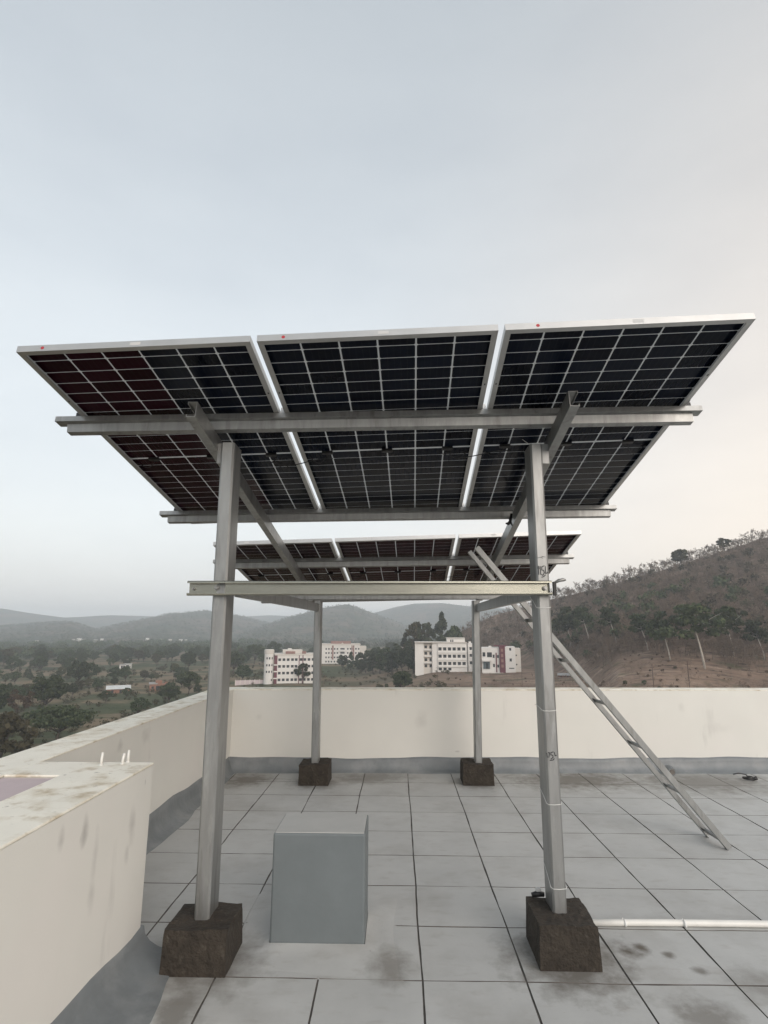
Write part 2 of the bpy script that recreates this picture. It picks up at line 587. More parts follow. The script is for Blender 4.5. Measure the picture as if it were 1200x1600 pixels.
def r_for_row(px, row, rmin=60, rmax=1500):
    """distance at which the terrain shows at this image row"""
    rs = np.geomspace(rmin, rmax, 500)
    a = az_px(px)
    z = terrain(rs*math.sin(a), rs*math.cos(a))
    rows = 981.2-(z-CAM_H)/rs/0.001098
    i = np.argmax(rows <= row)
    return float(rs[i])

def build_terrain():
    az = np.concatenate([np.linspace(-math.pi, -1.2, 40, endpoint=False), np.linspace(-1.2, 1.2, 420, endpoint=False), np.linspace(1.2, math.pi, 41)])
    rs = np.concatenate([[3.0, 12.0], np.geomspace(30, 700, 150), np.geomspace(730, 4500, 90)])
    A, R = np.meshgrid(az, rs)
    X, Y = R*np.sin(A), R*np.cos(A)
    Z = terrain(X, Y)
    n, k = R.shape
    vs = np.stack([X, Y, Z], -1).reshape(-1, 3)
    i, j = np.meshgrid(np.arange(n-1), np.arange(k-1), indexing='ij')
    a = i*k+j
    fs = np.stack([a, a+k, a+k+1, a+1], -1).reshape(-1, 4)[:, ::-1]
    me = np_mesh('ground', vs, fs)
    g = bpy.data.materials.new('earth_and_scrub')
    g.use_nodes = True
    t = g.node_tree
    b = t.nodes['Principled BSDF']
    b.inputs['Roughness'].default_value = 0.95
    b.inputs['Specular IOR Level'].default_value = 0.1
    geo = t.nodes.new('ShaderNodeNewGeometry')
    def nzf(scale, lo, hi, det=6, st=None):
        v = geo.outputs['Position']
        if st:
            q = t.nodes.new('ShaderNodeMapping')
            q.inputs['Scale'].default_value = st
            t.links.new(v, q.inputs[0])
            v = q.outputs[0]
        nn = t.nodes.new('ShaderNodeTexNoise')
        nn.inputs['Scale'].default_value = scale
        nn.inputs['Detail'].default_value = det
        nn.inputs['Roughness'].default_value = 0.62
        t.links.new(v, nn.inputs['Vector'])
        mr = t.nodes.new('ShaderNodeMapRange')
        mr.inputs[1].default_value = lo
        mr.inputs[2].default_value = hi
        t.links.new(nn.outputs[0], mr.inputs[0])
        return mr.outputs[0]
    def mixc(f, a_, b_):
        q = t.nodes.new('ShaderNodeMix')
        q.data_type = 'RGBA'
        t.links.new(f, q.inputs[0])
        for s, i_ in ((a_, 6), (b_, 7)):
            if isinstance(s, tuple):
                q.inputs[i_].default_value = s+(1,)
            else:
                t.links.new(s, q.inputs[i_])
        return q.outputs[2]
    soil = mixc(nzf(0.05, 0.35, 0.65), (0.155, 0.108, 0.080), (0.26, 0.185, 0.138))
    soil = mixc(nzf(0.35, 0.52, 0.72, st=(0.4, 1.6, 1)), soil, (0.07, 0.052, 0.04))
    soil = mixc(nzf(0.16, 0.55, 0.68, st=(0.35, 1.5, 1)), soil, (0.34, 0.26, 0.20))
    soil = mixc(nzf(0.09, 0.56, 0.66), soil, (0.095, 0.088, 0.05))
    soil = mixc(nzf(0.22, 0.60, 0.66, st=(0.3, 1.4, 1)), soil, (0.05, 0.04, 0.032))
    field = mixc(nzf(0.014, 0.46, 0.54, st=(1, 2.2, 1)), (0.070, 0.078, 0.040), (0.19, 0.145, 0.095))
    field = mixc(nzf(0.05, 0.5, 0.65), field, (0.042, 0.055, 0.024))
    sx = t.nodes.new('ShaderNodeSeparateXYZ')
    t.links.new(geo.outputs['Position'], sx.inputs[0])
    # ratio x/y tells the farmed plain (left) from the bare foot of the hill (right)
    dv = t.nodes.new('ShaderNodeMath')
    dv.operation = 'MULTIPLY_ADD'
    t.links.new(sx.outputs[1], dv.inputs[0])
    dv.inputs[1].default_value = -0.05
    t.links.new(sx.outputs[0], dv.inputs[2])
    mr = t.nodes.new('ShaderNodeMapRange')
    mr.inputs[1].default_value = -60
    mr.inputs[2].default_value = 20
    t.links.new(dv.outputs[0], mr.inputs[0])
    c = mixc(mr.outputs[0], field, soil)
    # far country: dry scrub
    ln = t.nodes.new('ShaderNodeVectorMath')
    ln.operation = 'LENGTH'
    t.links.new(geo.outputs['Position'], ln.inputs[0])
    mf = t.nodes.new('ShaderNodeMapRange')
    mf.inputs[1].default_value = 600
    mf.inputs[2].default_value = 1100
    t.links.new(ln.outputs['Value'], mf.inputs[0])
    scrub = mixc(nzf(0.008, 0.4, 0.6), (0.05, 0.06, 0.035), (0.13, 0.10, 0.075))
    scrub = mixc(nzf(0.03, 0.5, 0.62), scrub, (0.035, 0.04, 0.028))
    c = mixc(mf.outputs[0], c, scrub)
    t.links.new(c, b.inputs['Base Color'])
    nn = t.nodes.new('ShaderNodeTexNoise')
    nn.inputs['Scale'].default_value = 0.4
    nn.inputs['Detail'].default_value = 8
    t.links.new(geo.outputs['Position'], nn.inputs['Vector'])
    bp = t.nodes.new('ShaderNodeBump')
    bp.inputs['Strength'].default_value = 0.8
    bp.inputs['Distance'].default_value = 1.0
    t.links.new(nn.outputs[0], bp.inputs['Height'])
    t.links.new(bp.outputs[0], b.inputs['Normal'])
    o = link('ground', me, g, smooth=True)
    tag(o, kind='structure')
build_terrain()

# ------------------------------------------------------------------ roof: floor and tiles
TW, TX0, TH, TY0 = 0.4752, 0.10756, 0.47849, 2.9454
def wall_y(x):           # inner face of the far parapet
    return 6.70+0.030*(x+1.9)
HW = 0.885
XN = -1.285              # inner face of the near left parapet
YN = 3.115               # where the near left parapet ends
XL = -1.90               # inner face of the long left parapet

fl = MB()
fl.box(-1.4, 7.0, -3.2, 3.2, -0.30, -0.006)
fl.box(-2.0, 7.0, 3.2, 7.1, -0.30, -0.0062)
roof = fl.build('roof_floor', M['joint'])
tag(roof, kind='structure')

def jit(i, j, k):
    r = random.Random(i*7919+j*104729+k*31)
    return r.uniform(-0.006, 0.006)
for j in range(-11, 9):
    for i in range(-5, 12):
        x0, x1 = TX0+i*TW, TX0+(i+1)*TW
        y0, y1 = TY0+(j-1)*TH, TY0+j*TH
        if y1 < -2.5 or x0 > 5.4:
            continue
        gx, gy = 0.0045, 0.0038
        xa, xb, ya, yb = x0+gx, x1-gx, y0+gy, y1-gy
        lim = XL if y1 > 3.2 else XN
        if xb < lim+0.06:
            continue
        xa = max(xa, lim-0.02)
        if yb > wall_y(x0):
            yb = wall_y(x0)+0.01
        if yb-ya < 0.05:
            continue
        cs = []
        for (cx, cy, ki, kj) in ((xa, ya, i, j), (xb, ya, i+1, j), (xb, yb, i+1, j+1), (xa, yb, i, j+1)):
            cs.append((cx+jit(ki, kj, 1)*0.8, cy+jit(ki, kj, 2)*0.8))
        h = jit(i, j, 3)*0.12
        mx0, my0 = (x0+x1)/2, (y0+y1)/2
        # hand-cut edges: four short runs a side, each a little off the line
        er = random.Random(i*331+j*17)
        ring = []
        for k in range(4):
            (ax_, ay_), (bx_, by_) = cs[k], cs[(k+1) % 4]
            for q in range(4):
                t_ = q/4
                off = er.uniform(-0.0026, 0.0026) if q else 0.0
                dx_, dy_ = (0, off) if k in (0, 2) else (off, 0)
                ring.append((ax_+(bx_-ax_)*t_+dx_-mx0, ay_+(by_-ay_)*t_+dy_-my0))
        n_ = len(ring)
        b = MB()
        b.add([(x, y, -0.02) for x, y in ring]+[(x, y, h) for x, y in ring],
              [(q, (q+1) % n_, n_+(q+1) % n_, n_+q) for q in range(n_)]+[tuple(range(n_, 2*n_))])
        o = b.build('tile', M['floor'], roof)
        o.data.materials.append(M['joint'])
        o.data.polygons.foreach_set('material_index', [1]*n_+[0])
        o.location = (mx0, my0, 0)

# ------------------------------------------------------------------ parapets with coving
def coving(parent, p0, p1, inward, width, height, seed, wave=0.02, mat_=None):
    """concave fillet from floor up a wall; p0->p1 along the wall foot, inward = direction away from wall"""
    p0, p1, inward = V(*p0), V(*p1), V(*inward)
    rr = random.Random(seed)
    n = max(6, int(np.linalg.norm(p1-p0)/0.12))
    ph = [rr.uniform(0, 6.28) for _ in range(4)]
    vs, fs = [], []
    k = 7
    for i in range(n+1):
        t = i/n
        L = np.linalg.norm(p1-p0)*t
        wv = wave*(math.sin(L*2.3+ph[0])+0.6*math.sin(L*5.1+ph[1])+0.4*math.sin(L*11+ph[2]))
        hh, ww = height+wv*0.6, width+wv
        base = p0+(p1-p0)*t
        prof = [(ww, -0.008), (ww-0.012, 0.004)]
        for q in range(1, k-1):
            s = q/(k-2)
            prof.append(((ww-0.015)*(1-s)**1.9+0.010*s, 0.004+(hh-0.004)*s**1.7))
        prof.append((-0.012, hh+0.003))
        for d, z in prof:
            vs.append(base+inward*d+V(0, 0, z))
    m_ = len(prof)
    for i in range(n):
        for q in range(m_-1):
            a = i*m_+q
            fs.append((a, a+1, a+m_+1, a+m_))
    b = MB()
    b.add(vs, fs)
    return b.build('coving', mat_ or M['coving'], parent, smooth=True)

def prism(pts, z0, z1):
    n = len(pts)
    b = MB()
    b.add([(x, y, z0) for x, y in pts]+[(x, y, z1) for x, y in pts],
          [tuple(range(n-1, -1, -1)), tuple(range(n, 2*n))]+[(i, (i+1) % n, n+(i+1) % n, n+i) for i in range(n)])
    return b

ZB = -22.0
# far parapet
far = empty('parapet_wall', (2.0, wall_y(2.0), 0))
def rel(o, root):
    o.parent = root
    o.matrix_parent_inverse = Matrix.Translation(-root.location) @ Matrix.Identity(4)
    if root.rotation_euler.z:
        o.matrix_parent_inverse = (Matrix.Translation(root.location) @ Matrix.Rotation(root.rotation_euler.z, 4, 'Z')).inverted()
    return o
rel(prism([(-2.16, wall_y(-2.16)), (7.4, wall_y(7.4)), (7.4, wall_y(7.4)+0.23), (-2.16, wall_y(-2.16)+0.23)], ZB, HW-0.012).build('wall', M['wall'], bevel=0), far)
rel(prism([(-2.16, wall_y(-2.16)-0.002), (7.4, wall_y(7.4)-0.002), (7.4, wall_y(7.4)+0.232), (-2.16, wall_y(-2.16)+0.232)], HW-0.012, HW).build('coping', M['wall_top'], bevel=0.005), far)
rel(coving(None, (-1.9, wall_y(-1.9), 0), (7.0, wall_y(7.0), 0), (0.03, -1, 0), 0.10, 0.145, 3, 0.012), far)
tag(far, 'long cream painted parapet wall running across the far side of the roof', 'parapet wall')

left = empty('parapet_wall', (-2.0, 4.6, 0))
rel(prism([(-2.16, -3), (XL, -3), (XL, wall_y(XL)-0.003), (-2.16, wall_y(-2.16)-0.003)], ZB, HW-0.012).build('wall', M['wall']), left)
rel(prism([(-2.162, -3), (XL+0.002, -3), (XL+0.002, wall_y(XL)-0.005), (-2.162, wall_y(-2.16)-0.005)], HW-0.012, HW-0.001).build('coping', M['wall_top'], bevel=0.005), left)
rel(coving(None, (XL, 3.1, 0), (XL, 6.66, 0), (1, 0, 0), 0.12, 0.17, 5, 0.02), left)
tag(left, 'cream parapet wall along the left edge of the roof, overlooking the valley', 'parapet wall')

near = empty('parapet_wall', (-1.45, 2.0, 0))
rel(prism([(-1.62, -3), (XN, -3), (XN, YN), (XL+0.003, YN), (XL+0.003, YN-0.27), (-1.62, YN-0.27)], -0.3, HW-0.012).build('wall', M['wall']), near)
rel(prism([(-1.622, -3), (XN+0.002, -3), (XN+0.002, YN+0.002), (XL+0.0045, YN+0.002), (XL+0.0045, YN-0.272), (-1.622, YN-0.272)], HW-0.012, HW+0.001).build('coping', M['wall_top'], bevel=0.005), near)
rel(prism([(XL+0.004, -3), (-1.624, -3), (-1.624, YN-0.275), (XL+0.004, YN-0.275)], HW-0.30, HW-0.0125).build('recessed_ledge', M['ledge']), near)
rel(coving(None, (XN, -2.5, 0), (XN, YN+0.02, 0), (1, 0, 0), 0.25, 0.125, 9, 0.03), near)
rel(coving(None, (XN+0.01, YN, 0), (XL+0.02, YN, 0), (0, 1, 0), 0.10, 0.11, 10, 0.012), near)
tag(near, 'short cream parapet wall jutting into the roof at the lower left, with a dirty top', 'parapet wall')

# three short pipe stubs on the near parapet
for k, (px, py, hgt, tilt) in enumerate(((158, 1196, 0.062, 0.02), (191, 1194, 0.052, 0.10), (200, 1191, 0.060, -0.02))):
    p = at_z(px, py, HW)
    b = MB()
    b.tube([(0, 0, -0.004), (tilt*0.02, 0, hgt*0.5), (tilt*0.06, 0.004, hgt)], [0.0075, 0.0068, 0.0062], 10)
    b.tube([(0, 0, -0.002), (0, 0, 0.006)], [0.013, 0.009], 10)
    o = b.build('pipe_stub', M['white_pvc'], smooth=True)
    o.location = (p[0], p[1], HW)
    tag(o, ['short white pipe stub standing alone on the near parapet top, leftmost of three',
            'short leaning white pipe stub on the near parapet top, middle of three',
            'short white pipe stub on the near parapet top, rightmost of three'][k], 'pipe stub', 'pipe stubs on the parapet')

# ------------------------------------------------------------------ painted upstand box on the floor
ub = empty('roof_upstand', (-0.413, 3.35, 0))
def local_box(root, name, x0, x1, y0, y1, z0, z1, m_, bevel=0.0):
    b = MB().box(x0-root.location.x, x1-root.location.x, y0-root.location.y, y1-root.location.y, z0-root.location.z, z1-root.location.z)
    return b.build(name, m_, root, bevel=bevel)
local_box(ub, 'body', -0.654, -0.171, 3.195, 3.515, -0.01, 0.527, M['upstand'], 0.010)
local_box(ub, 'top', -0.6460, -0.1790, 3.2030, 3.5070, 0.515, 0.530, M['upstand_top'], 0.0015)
# sloping skirt of screed round its foot
b = MB()
inn = [(-0.656, 3.193), (-0.169, 3.193), (-0.169, 3.517), (-0.656, 3.517)]
rings = []
for (grow, z) in ((0.0, 0.022), (0.05, 0.011), (0.12, 0.005), (0.20, 0.0018), (0.24, -0.003)):
    ring = []
    for s in range(4):
        (xa, ya), (xb, yb) = inn[s], inn[(s+1) % 4]
        for q in range(6):
            t = q/6
            x, y = xa+(xb-xa)*t, ya+(yb-ya)*t
            dx, dy = x+0.413, y-3.355
            sx = 1 if abs(x+0.413) > 0.24 else abs(dx)/0.24
            sy = 1 if abs(y-3.355) > 0.158 else abs(dy)/0.158
            wv = 1+0.12*math.sin(9*x+13*y)
            ring.append((x+math.copysign(grow*sx*0.75*wv, dx)+0.413, y+math.copysign(grow*sy*wv, dy)-3.35, z))
    rings.append(ring)
vs = [p for r in rings for p in r]
fs = []
nr = len(rings[0])
for i in range(len(rings)-1):
    for q in range(nr):
        fs.append((i*nr+q, i*nr+nr+q, i*nr+nr+(q+1) % nr, i*nr+(q+1) % nr))
b.add(vs, fs)
b.build('skirt', M['floor'], ub, smooth=True)
tag(ub, 'squat blue-grey painted box standing on the roof between the front posts', 'roof upstand')

# ------------------------------------------------------------------ concrete footing blocks
def footing(x0, x1, y0, y1, h, seed, label):
    cx, cy = (x0+x1)/2, (y0+y1)/2
    rr = np.random.default_rng(seed)
    n = 12
    vs, fs = [], []
    def grid(o, du, dv, nu, nv):
        base = len(vs)
        for i in range(nu+1):
            for j in range(nv+1):
                vs.append(o+du*i/nu+dv*j/nv)
        for i in range(nu):
            for j in range(nv):
                a = base+i*(nv+1)+j
                fs.append((a, a+nv+1, a+nv+2, a+1))
    wx, wy = x1-x0, y1-y0
    o = V(-wx/2, -wy/2, -0.004)
    ex, ey, ez = V(wx, 0, 0), V(0, wy, 0), V(0, 0, h)
    grid(o, ex, ez, n, n)
    grid(o+ey, ez, ex, n, n)
    grid(o, ez, ey, n, n)
    grid(o+ex, ey, ez, n, n)
    grid(o+ez, ex, ey, n, n)
    P = np.array(vs)
    ph = rr.uniform(0, 6.28, (10, 3))
    kk = rr.normal(0, 1, (10, 3))*np.linspace(14, 70, 10)[:, None]
    nz_ = sum(np.sin(P@kk[i]+ph[i, 0])/(1+0.35*i) for i in range(10))/3
    topw = np.clip((P[:, 2]-h*0.9)/(h*0.1), 0, 1)
    k2 = rr.normal(0, 1, (6, 3))*90
    nz2 = sum(np.sin(P@k2[i]+ph[i, 1]) for i in range(6))/4
    P[:, 2] += (nz_*0.010+nz2*0.004)*topw
    taper = 1-0.04*np.clip(P[:, 2]/h, 0, 1)
    P[:, 0] *= taper
    P[:, 1] *= taper
    edge = np.clip((P[:, 2]-h*0.82)/(h*0.18), 0, 1)
    P[:, 0] += nz_*0.007*edge+nz_*0.002
    P[:, 1] += nz_*0.007*edge
    me = bpy.data.meshes.new('concrete_block')
    me.from_pydata([tuple(p) for p in P], [], fs)
    o_ = link('concrete_block', me, M['concrete'])
    o_.location = (cx, cy, 0)
    tag(o_, label, 'concrete block', 'post footings')
    return o_
footing(-1.108, -0.800, 2.940, 3.235, 0.190, 1, 'dark concrete block at the foot of the front left post')
footing(0.668, 0.958, 3.032, 3.335, 0.192, 2, 'dark concrete block at the foot of the front right post, beside the white pipe')
footing(-1.022, -0.712, 6.137, 6.44, 0.205, 3, 'dark concrete block at the foot of the back left post')
footing(0.667, 0.988, 6.190, 6.49, 0.205, 4, 'dark concrete block at the foot of the back right post')

# ------------------------------------------------------------------ panel plane
PA = V(-1.81412, 2.41107, 2.86343)
A_ = V(0.99944, -0.02059, 0.02635)
A_ /= np.linalg.norm(A_)
B_ = V(0.0253, 0.98257, -0.18412)
B_ = B_-A_*(A_@B_)
B_ /= np.linalg.norm(B_)
N_ = np.cross(A_, B_)
if N_[2] > 0:
    N_ = -N_                     # N_ points down, out of the underside
PL, PWD, PGAP, ROWGAP = 2.278, 1.126, 0.032, 0.560
def PP(u, v, n):
    return PA+A_*u+B_*v+N_*n
def plane_z(X, Y):
    nn = N_
    return PA[2]-(nn[0]*(X-PA[0])+nn[1]*(Y-PA[1]))/nn[2]

# ------------------------------------------------------------------ steel mounting frame (one thing)
frame = empty('mounting_frame', (-0.06, 4.7, 0))
tag(frame, 'grey galvanised steel frame on four posts carrying the solar panels', 'mounting frame')

def c_profile(w_, h_, t_, lip=0.0, flip=False):
    """C section, web on +s side, opening to -s; w_ along s, h_ along u, centred"""
    W, H = w_/2, h_/2
    if lip:
        p = [(W, -H), (W, H), (-W, H), (-W, H-lip), (-W+t_, H-lip), (-W+t_, H-t_), (W-t_, H-t_), (W-t_, -H+t_), (-W+t_, -H+t_), (-W+t_, -H+lip), (-W, -H+lip), (-W, -H)]
    else:
        p = [(W, -H), (W, H), (-W, H), (-W, H-t_), (W-t_, H-t_), (W-t_, -H+t_), (-W, -H+t_), (-W, -H)]
    if flip:
        p = [(-a, b) for a, b in p][::-1]
    return p

def c_round(w_, h_, t_, lip, r=0.010, flip=False, seg=5):
    """lipped C section with rounded folds, web on +s side"""
    W, H = w_/2, h_/2
    path = [(-W, H-lip)]
    def arc(cx, cy, a0, a1, rr):
        return [(cx+rr*math.cos(a0+(a1-a0)*k/seg), cy+rr*math.sin(a0+(a1-a0)*k/seg)) for k in range(seg+1)]
    pi = math.pi
    rl = r*0.5
    out = [(-W, H-lip)]+arc(-W+rl, H-rl, pi, pi/2, rl)+arc(W-r, H-r, pi/2, 0, r)+arc(W-r, -H+r, 0, -pi/2, r)+arc(-W+rl, -H+rl, -pi/2, -pi, rl)+[(-W, -H+lip)]
    ri, rli = max(r-t_, 0.002), max(rl-t_, 0.001)
    inn = [(-W+t_, H-lip)]+arc(-W+rl, H-rl, pi, pi/2, rli)+arc(W-r, H-r, pi/2, 0, ri)+arc(W-r, -H+r, 0, -pi/2, ri)+arc(-W+rl, -H+rl, -pi/2, -pi, rli)+[(-W+t_, -H+lip)]
    p = out+inn[::-1]
    if flip:
        p = [(-a, b) for a, b in p][::-1]
    return p

def bolt(parent, p, d, r=0.011, l=0.012):
    d = V(*d)/np.linalg.norm(d)
    b = MB()
    b.tube([V(*p)-d*0.002, V(*p)+d*l*0.3], [r*1.5, r*1.5], 12)
    b.tube([V(*p)+d*l*0.3, V(*p)+d*l], [r, r], 6)
    return rel(b.build('bolt', M['bolt']), parent) if parent is frame else b.build('bolt', M['bolt'], parent)

def child(b, name, m_, bevel=0.0):
    return rel(b.build(name, m_, bevel=bevel), frame)

# posts: folded channel 72 x 150, closed side to the camera, with folded edge
def post(xb, xt, y, dx, dy, z0, z1, closed=1):
    W, D, t = dx/2, dy/2, 0.004
    c = 0.010
    prof = [(-W, D), (-W, -D+c), (-W+c, -D), (W-c, -D), (W, -D+c), (W, D), (W-0.018, D), (W-0.018, D-t), (W-t, D-t), (W-t, -D+c+t), (W-c-t, -D+t), (-W+c+t, -D+t), (-W+t, -D+c+t), (-W+t, D-t), (-W+0.018, D-t), (-W+0.018, D)]
    b = MB()
    n = len(prof)
    vs = [(xb+a, y+bb, z0) for a, bb in prof]+[(xt+a, y+bb, z1) for a, bb in prof]
    b.add(vs, [(i, (i+1) % n, n+(i+1) % n, n+i) for i in range(n)]+[tuple(range(n-1, -1, -1)), tuple(range(n, 2*n))])
    return child(b, 'post', M['steel'])
p_fl = post(-0.962, -0.976, 3.125, 0.076, 0.15, 0.15, 2.625)
p_fr = post(0.806, 0.815, 3.225, 0.070, 0.15, 0.15, 2.640)
p_bl = post(-0.868, -0.880, 6.275, 0.076, 0.13, 0.15, 1.875)
p_br = post(0.842, 0.868, 6.325, 0.072, 0.13, 0.15, 1.880)

# rafters (channel 50 x 92) on the outer sides of the posts
def rafter(x0, x1, side):
    ya, yb = 2.72, 6.95
    def pt(Y, o):
        X = x0+(x1-x0)*(Y-2.72)/(6.2-2.72)
        return V(X, Y, plane_z(X, Y)-o)
    off = 0.082+0.046
    b = MB()
    # web on the outer side, open towards the middle is hidden: closed inner face
    prof = c_profile(0.05, 0.092, 0.004, 0.014, flip=(side > 0))
    sh = V(side*0.025, 0, 0)
    b.extrude(pt(ya, off)+sh, pt(yb, off)+sh, (0, 0, 1), prof)
    return child(b, 'rafter', M['steel'])
# c_profile: web at +s ; for direction +Y, s = d x up = +X, so web on +X side
def rafter2(x0, x1, side):
    return rafter(x0, x1, side)
r_l = rafter(-1.045, -1.000, -1)
r_r = rafter(0.885, 0.945, 1)

# cleats between posts and rafters
for (x, y, z, s) in ((-1.015, 3.13, 2.57, -1), (0.868, 3.23, 2.59, 1), (-0.965, 6.28, 1.93, -1), (0.915, 6.33, 1.94, 1)):
    b = MB().box(x-0.0275, x+0.0275, y-0.045, y+0.045, z-0.06, z+0.06)
    child(b, 'cleat', M['steel'])

# purlins: two-step folded section just under the panels
def purlin(v0, v1, u0=-0.142, u1=3.532, bracket=True):
    """v measured at u=0 and u=3.45"""
    b = MB()
    def q(u, dv, n):
        return PP(u, v0+(v1-v0)*u/3.45+dv, n)
    t = 0.003
    # upper folded strip
    up = [(0.0, 0.002), (0.0, 0.034), (0.062, 0.034), (0.062, 0.031), (t, 0.031), (t, 0.002)]
    n = len(up)
    def sect(poly, ua, ub):
        n = len(poly)
        vs = [q(ua, d, k) for d, k in poly]+[q(ub, d, k) for d, k in poly]
        b.add(vs, [(i, (i+1) % n, n+(i+1) % n, n+i) for i in range(n)]+[tuple(range(n)), tuple(range(2*n-1, n-1, -1))])
    sect(up, u0, u1)
    lo = [(0.030, 0.0345), (0.040, 0.082), (0.082, 0.082), (0.082, 0.070), (0.079, 0.070), (0.079, 0.079), (0.043, 0.079), (0.033, 0.0345)]
    sect(lo, u0+0.056, u1-0.045)
    return child(b, 'purlin', M['steel'])
pur = [purlin(0.562, 0.706), purlin(1.975, 2.150), purlin(3.270, 3.440), purlin(4.800, 4.900, -0.10, 3.40)]

# front cross beam: lipped channel, open towards the camera, bolted on the front of the posts
b = MB()
bp0, bp1 = V(-1.133, 3.022, 1.788), V(0.845, 3.123, 1.797)
b.extrude(bp0, bp1, (0, 0, 1), c_round(0.046, 0.079, 0.0025, 0.013, 0.016, flip=True))
beam = child(b, 'cross_beam', M['steel_bright'])
for (f_, dz) in ((0.075, 0.004), (0.985, 0.0), (0.012, -0.002)):
    p = bp0+(bp1-bp0)*f_+V(0, 0.016, dz)
    bolt(frame, p, (0.05, -1, 0), 0.009 if f_ > 0.05 else 0.005, 0.016)
# rear cross bar on top of the back posts
b = MB()
b.extrude(V(-1.372, 6.235, 1.911), V(1.262, 6.295, 1.925), (0, 0, 1), c_round(0.05, 0.066, 0.0025, 0.012, 0.010))
child(b, 'rear_bar', M['steel'])
# side rails
b = MB()
b.extrude(V(-0.912, 3.205, 1.792), V(-0.885, 6.205, 1.798), (0, 0, 1), c_profile(0.04, 0.08, 0.003, 0.012))
child(b, 'side_rail', M['steel'])
b = MB()
b.extrude(V(0.825, 3.305, 1.792), V(0.885, 6.255, 1.798), (0, 0, 1), c_profile(0.04, 0.08, 0.003, 0.012, flip=True))
child(b, 'side_rail', M['steel'])
for (x, y, z, d) in ((-1.019, 3.13, 2.60, 1), (-1.019, 3.10, 2.54, 1)):
    bolt(frame, (x+0.030, y, z), (1, 0, 0), 0.008, 0.010)

# end clamps and bolts holding panels to purlins
for (v0, v1) in ((0.562, 0.706), (1.975, 2.150), (3.270, 3.440)):
    for u in (-0.018, 3.46):
        vv = v0+(v1-v0)*u/3.45+0.03
        b = MB().obox(PP(u, vv, -0.012), A_*0.016, B_*0.022, N_*0.014)
        b.obox(PP(u, vv, -0.040), A_*0.020, B_*0.022, N_*0.003)
        child(b, 'end_clamp', M['black'])
    for u in (1.144, 2.298):
        vv = v0+(v1-v0)*u/3.45+0.03
        b = MB().obox(PP(u, vv, -0.018), A_*0.0085, B_*0.022, N_*0.019)
        child(b, 'mid_clamp', M['alu'])

# hand-written marks on the right front post
def strokes(parent, org, sx, sz, lines, width=0.0035):
    b = MB()
    for ln in lines:
        for (x0, z0), (x1, z1) in zip(ln[:-1], ln[1:]):
            p0 = V(org[0]+x0*sx, org[1], org[2]+z0*sz)
            p1 = V(org[0]+x1*sx, org[1], org[2]+z1*sz)
            d = p1-p0
            L = np.linalg.norm(d)
            d /= L
            s = np.cross(d, V(0, 1, 0))
            b.obox((p0+p1)/2, d*(L/2+width*0.3), s*width/2, V(0, 0.0004, 0))
    return rel(b.build('marking', M['ink']), frame)
GL = [[(0.0, 0.75), (0.06, 0.95), (0.07, 0.2)], [(0.20, 0.72), (0.26, 0.93), (0.27, 0.2)],
      [(0.72, 0.98), (0.45, 0.90), (0.42, 0.60), (0.62, 0.58), (0.68, 0.35), (0.52, 0.12), (0.36, 0.2)],
      [(0.84, 0.92), (0.80, 0.3), (1.0, 0.32), (1.02, 0.42)], [(0.38, -0.05), (0.62, 0.02), (0.80, 0.16)]]
GL2 = [[(0.0, 0.8), (0.05, 0.3)], [(0.16, 0.85), (0.3, 0.85), (0.2, 0.3)], [(0.70, 0.95), (0.45, 0.88), (0.42, 0.60), (0.62, 0.55), (0.64, 0.3), (0.40, 0.1)],
       [(0.80, 0.9), (0.86, 0.5), (1.0, 0.55)], [(0.3, -0.05), (0.62, 0.0), (0.75, 0.16)]]
fy = 3.225-0.075-0.0008
strokes(frame, (0.786, fy, 1.862), 0.050, 0.062, GL, 0.005)
strokes(frame, (0.780, fy, 0.905), 0.050, 0.042, GL2, 0.0042)
strokes(frame, (0.788, fy, 1.965), 0.045, 0.012, [[(0, 0.2), (0.4, 0.5), (0.6, 0.1)], [(0.5, 0.9), (0.95, 0.6)]], 0.0025)

# white tie wires round the right front post and frayed ends
def wire(name, pts, r, m_, label=None, cat=None, group=None, parent=None):
    b = MB()
    b.tube(pts, r, 6)
    o = b.build(name, m_, smooth=True)
    if parent is not None:
        rel(o, parent)
    if label:
        tag(o, label, cat, group)
    return o
for z, zl, lab in ((1.690, 1.76, 'thin white tie wire round the front right post just under the cross beam'),
                   (1.150, 1.165, 'thin white tie wire round the front right post at parapet height'),
                   (0.690, 0.735, 'thin white tie wire round the lower part of the front right post'),
                   (0.300, 0.375, 'thin white tie wire round the front right post just above its block')):
    x0, x1 = 0.806-0.035-0.002, 0.806+0.037+0.004
    y0, y1 = 3.149, 3.301
    pts = [(x0-0.001, y1, zl), (x0-0.001, (y0+y1)/2, (z+zl)/2+0.004), (x0-0.001, y0+0.01, z+0.003), (x0+0.008, y0-0.002, z), (0.806, y0-0.002, z-0.001), (x1-0.008, y0-0.002, z+0.002), (x1, y0+0.012, z+0.004), (x1, y1, z+0.01)]
    wire('tie_wire', pts, 0.0016, M['white_wire'], lab, 'tie wire', 'tie wires on the right post')

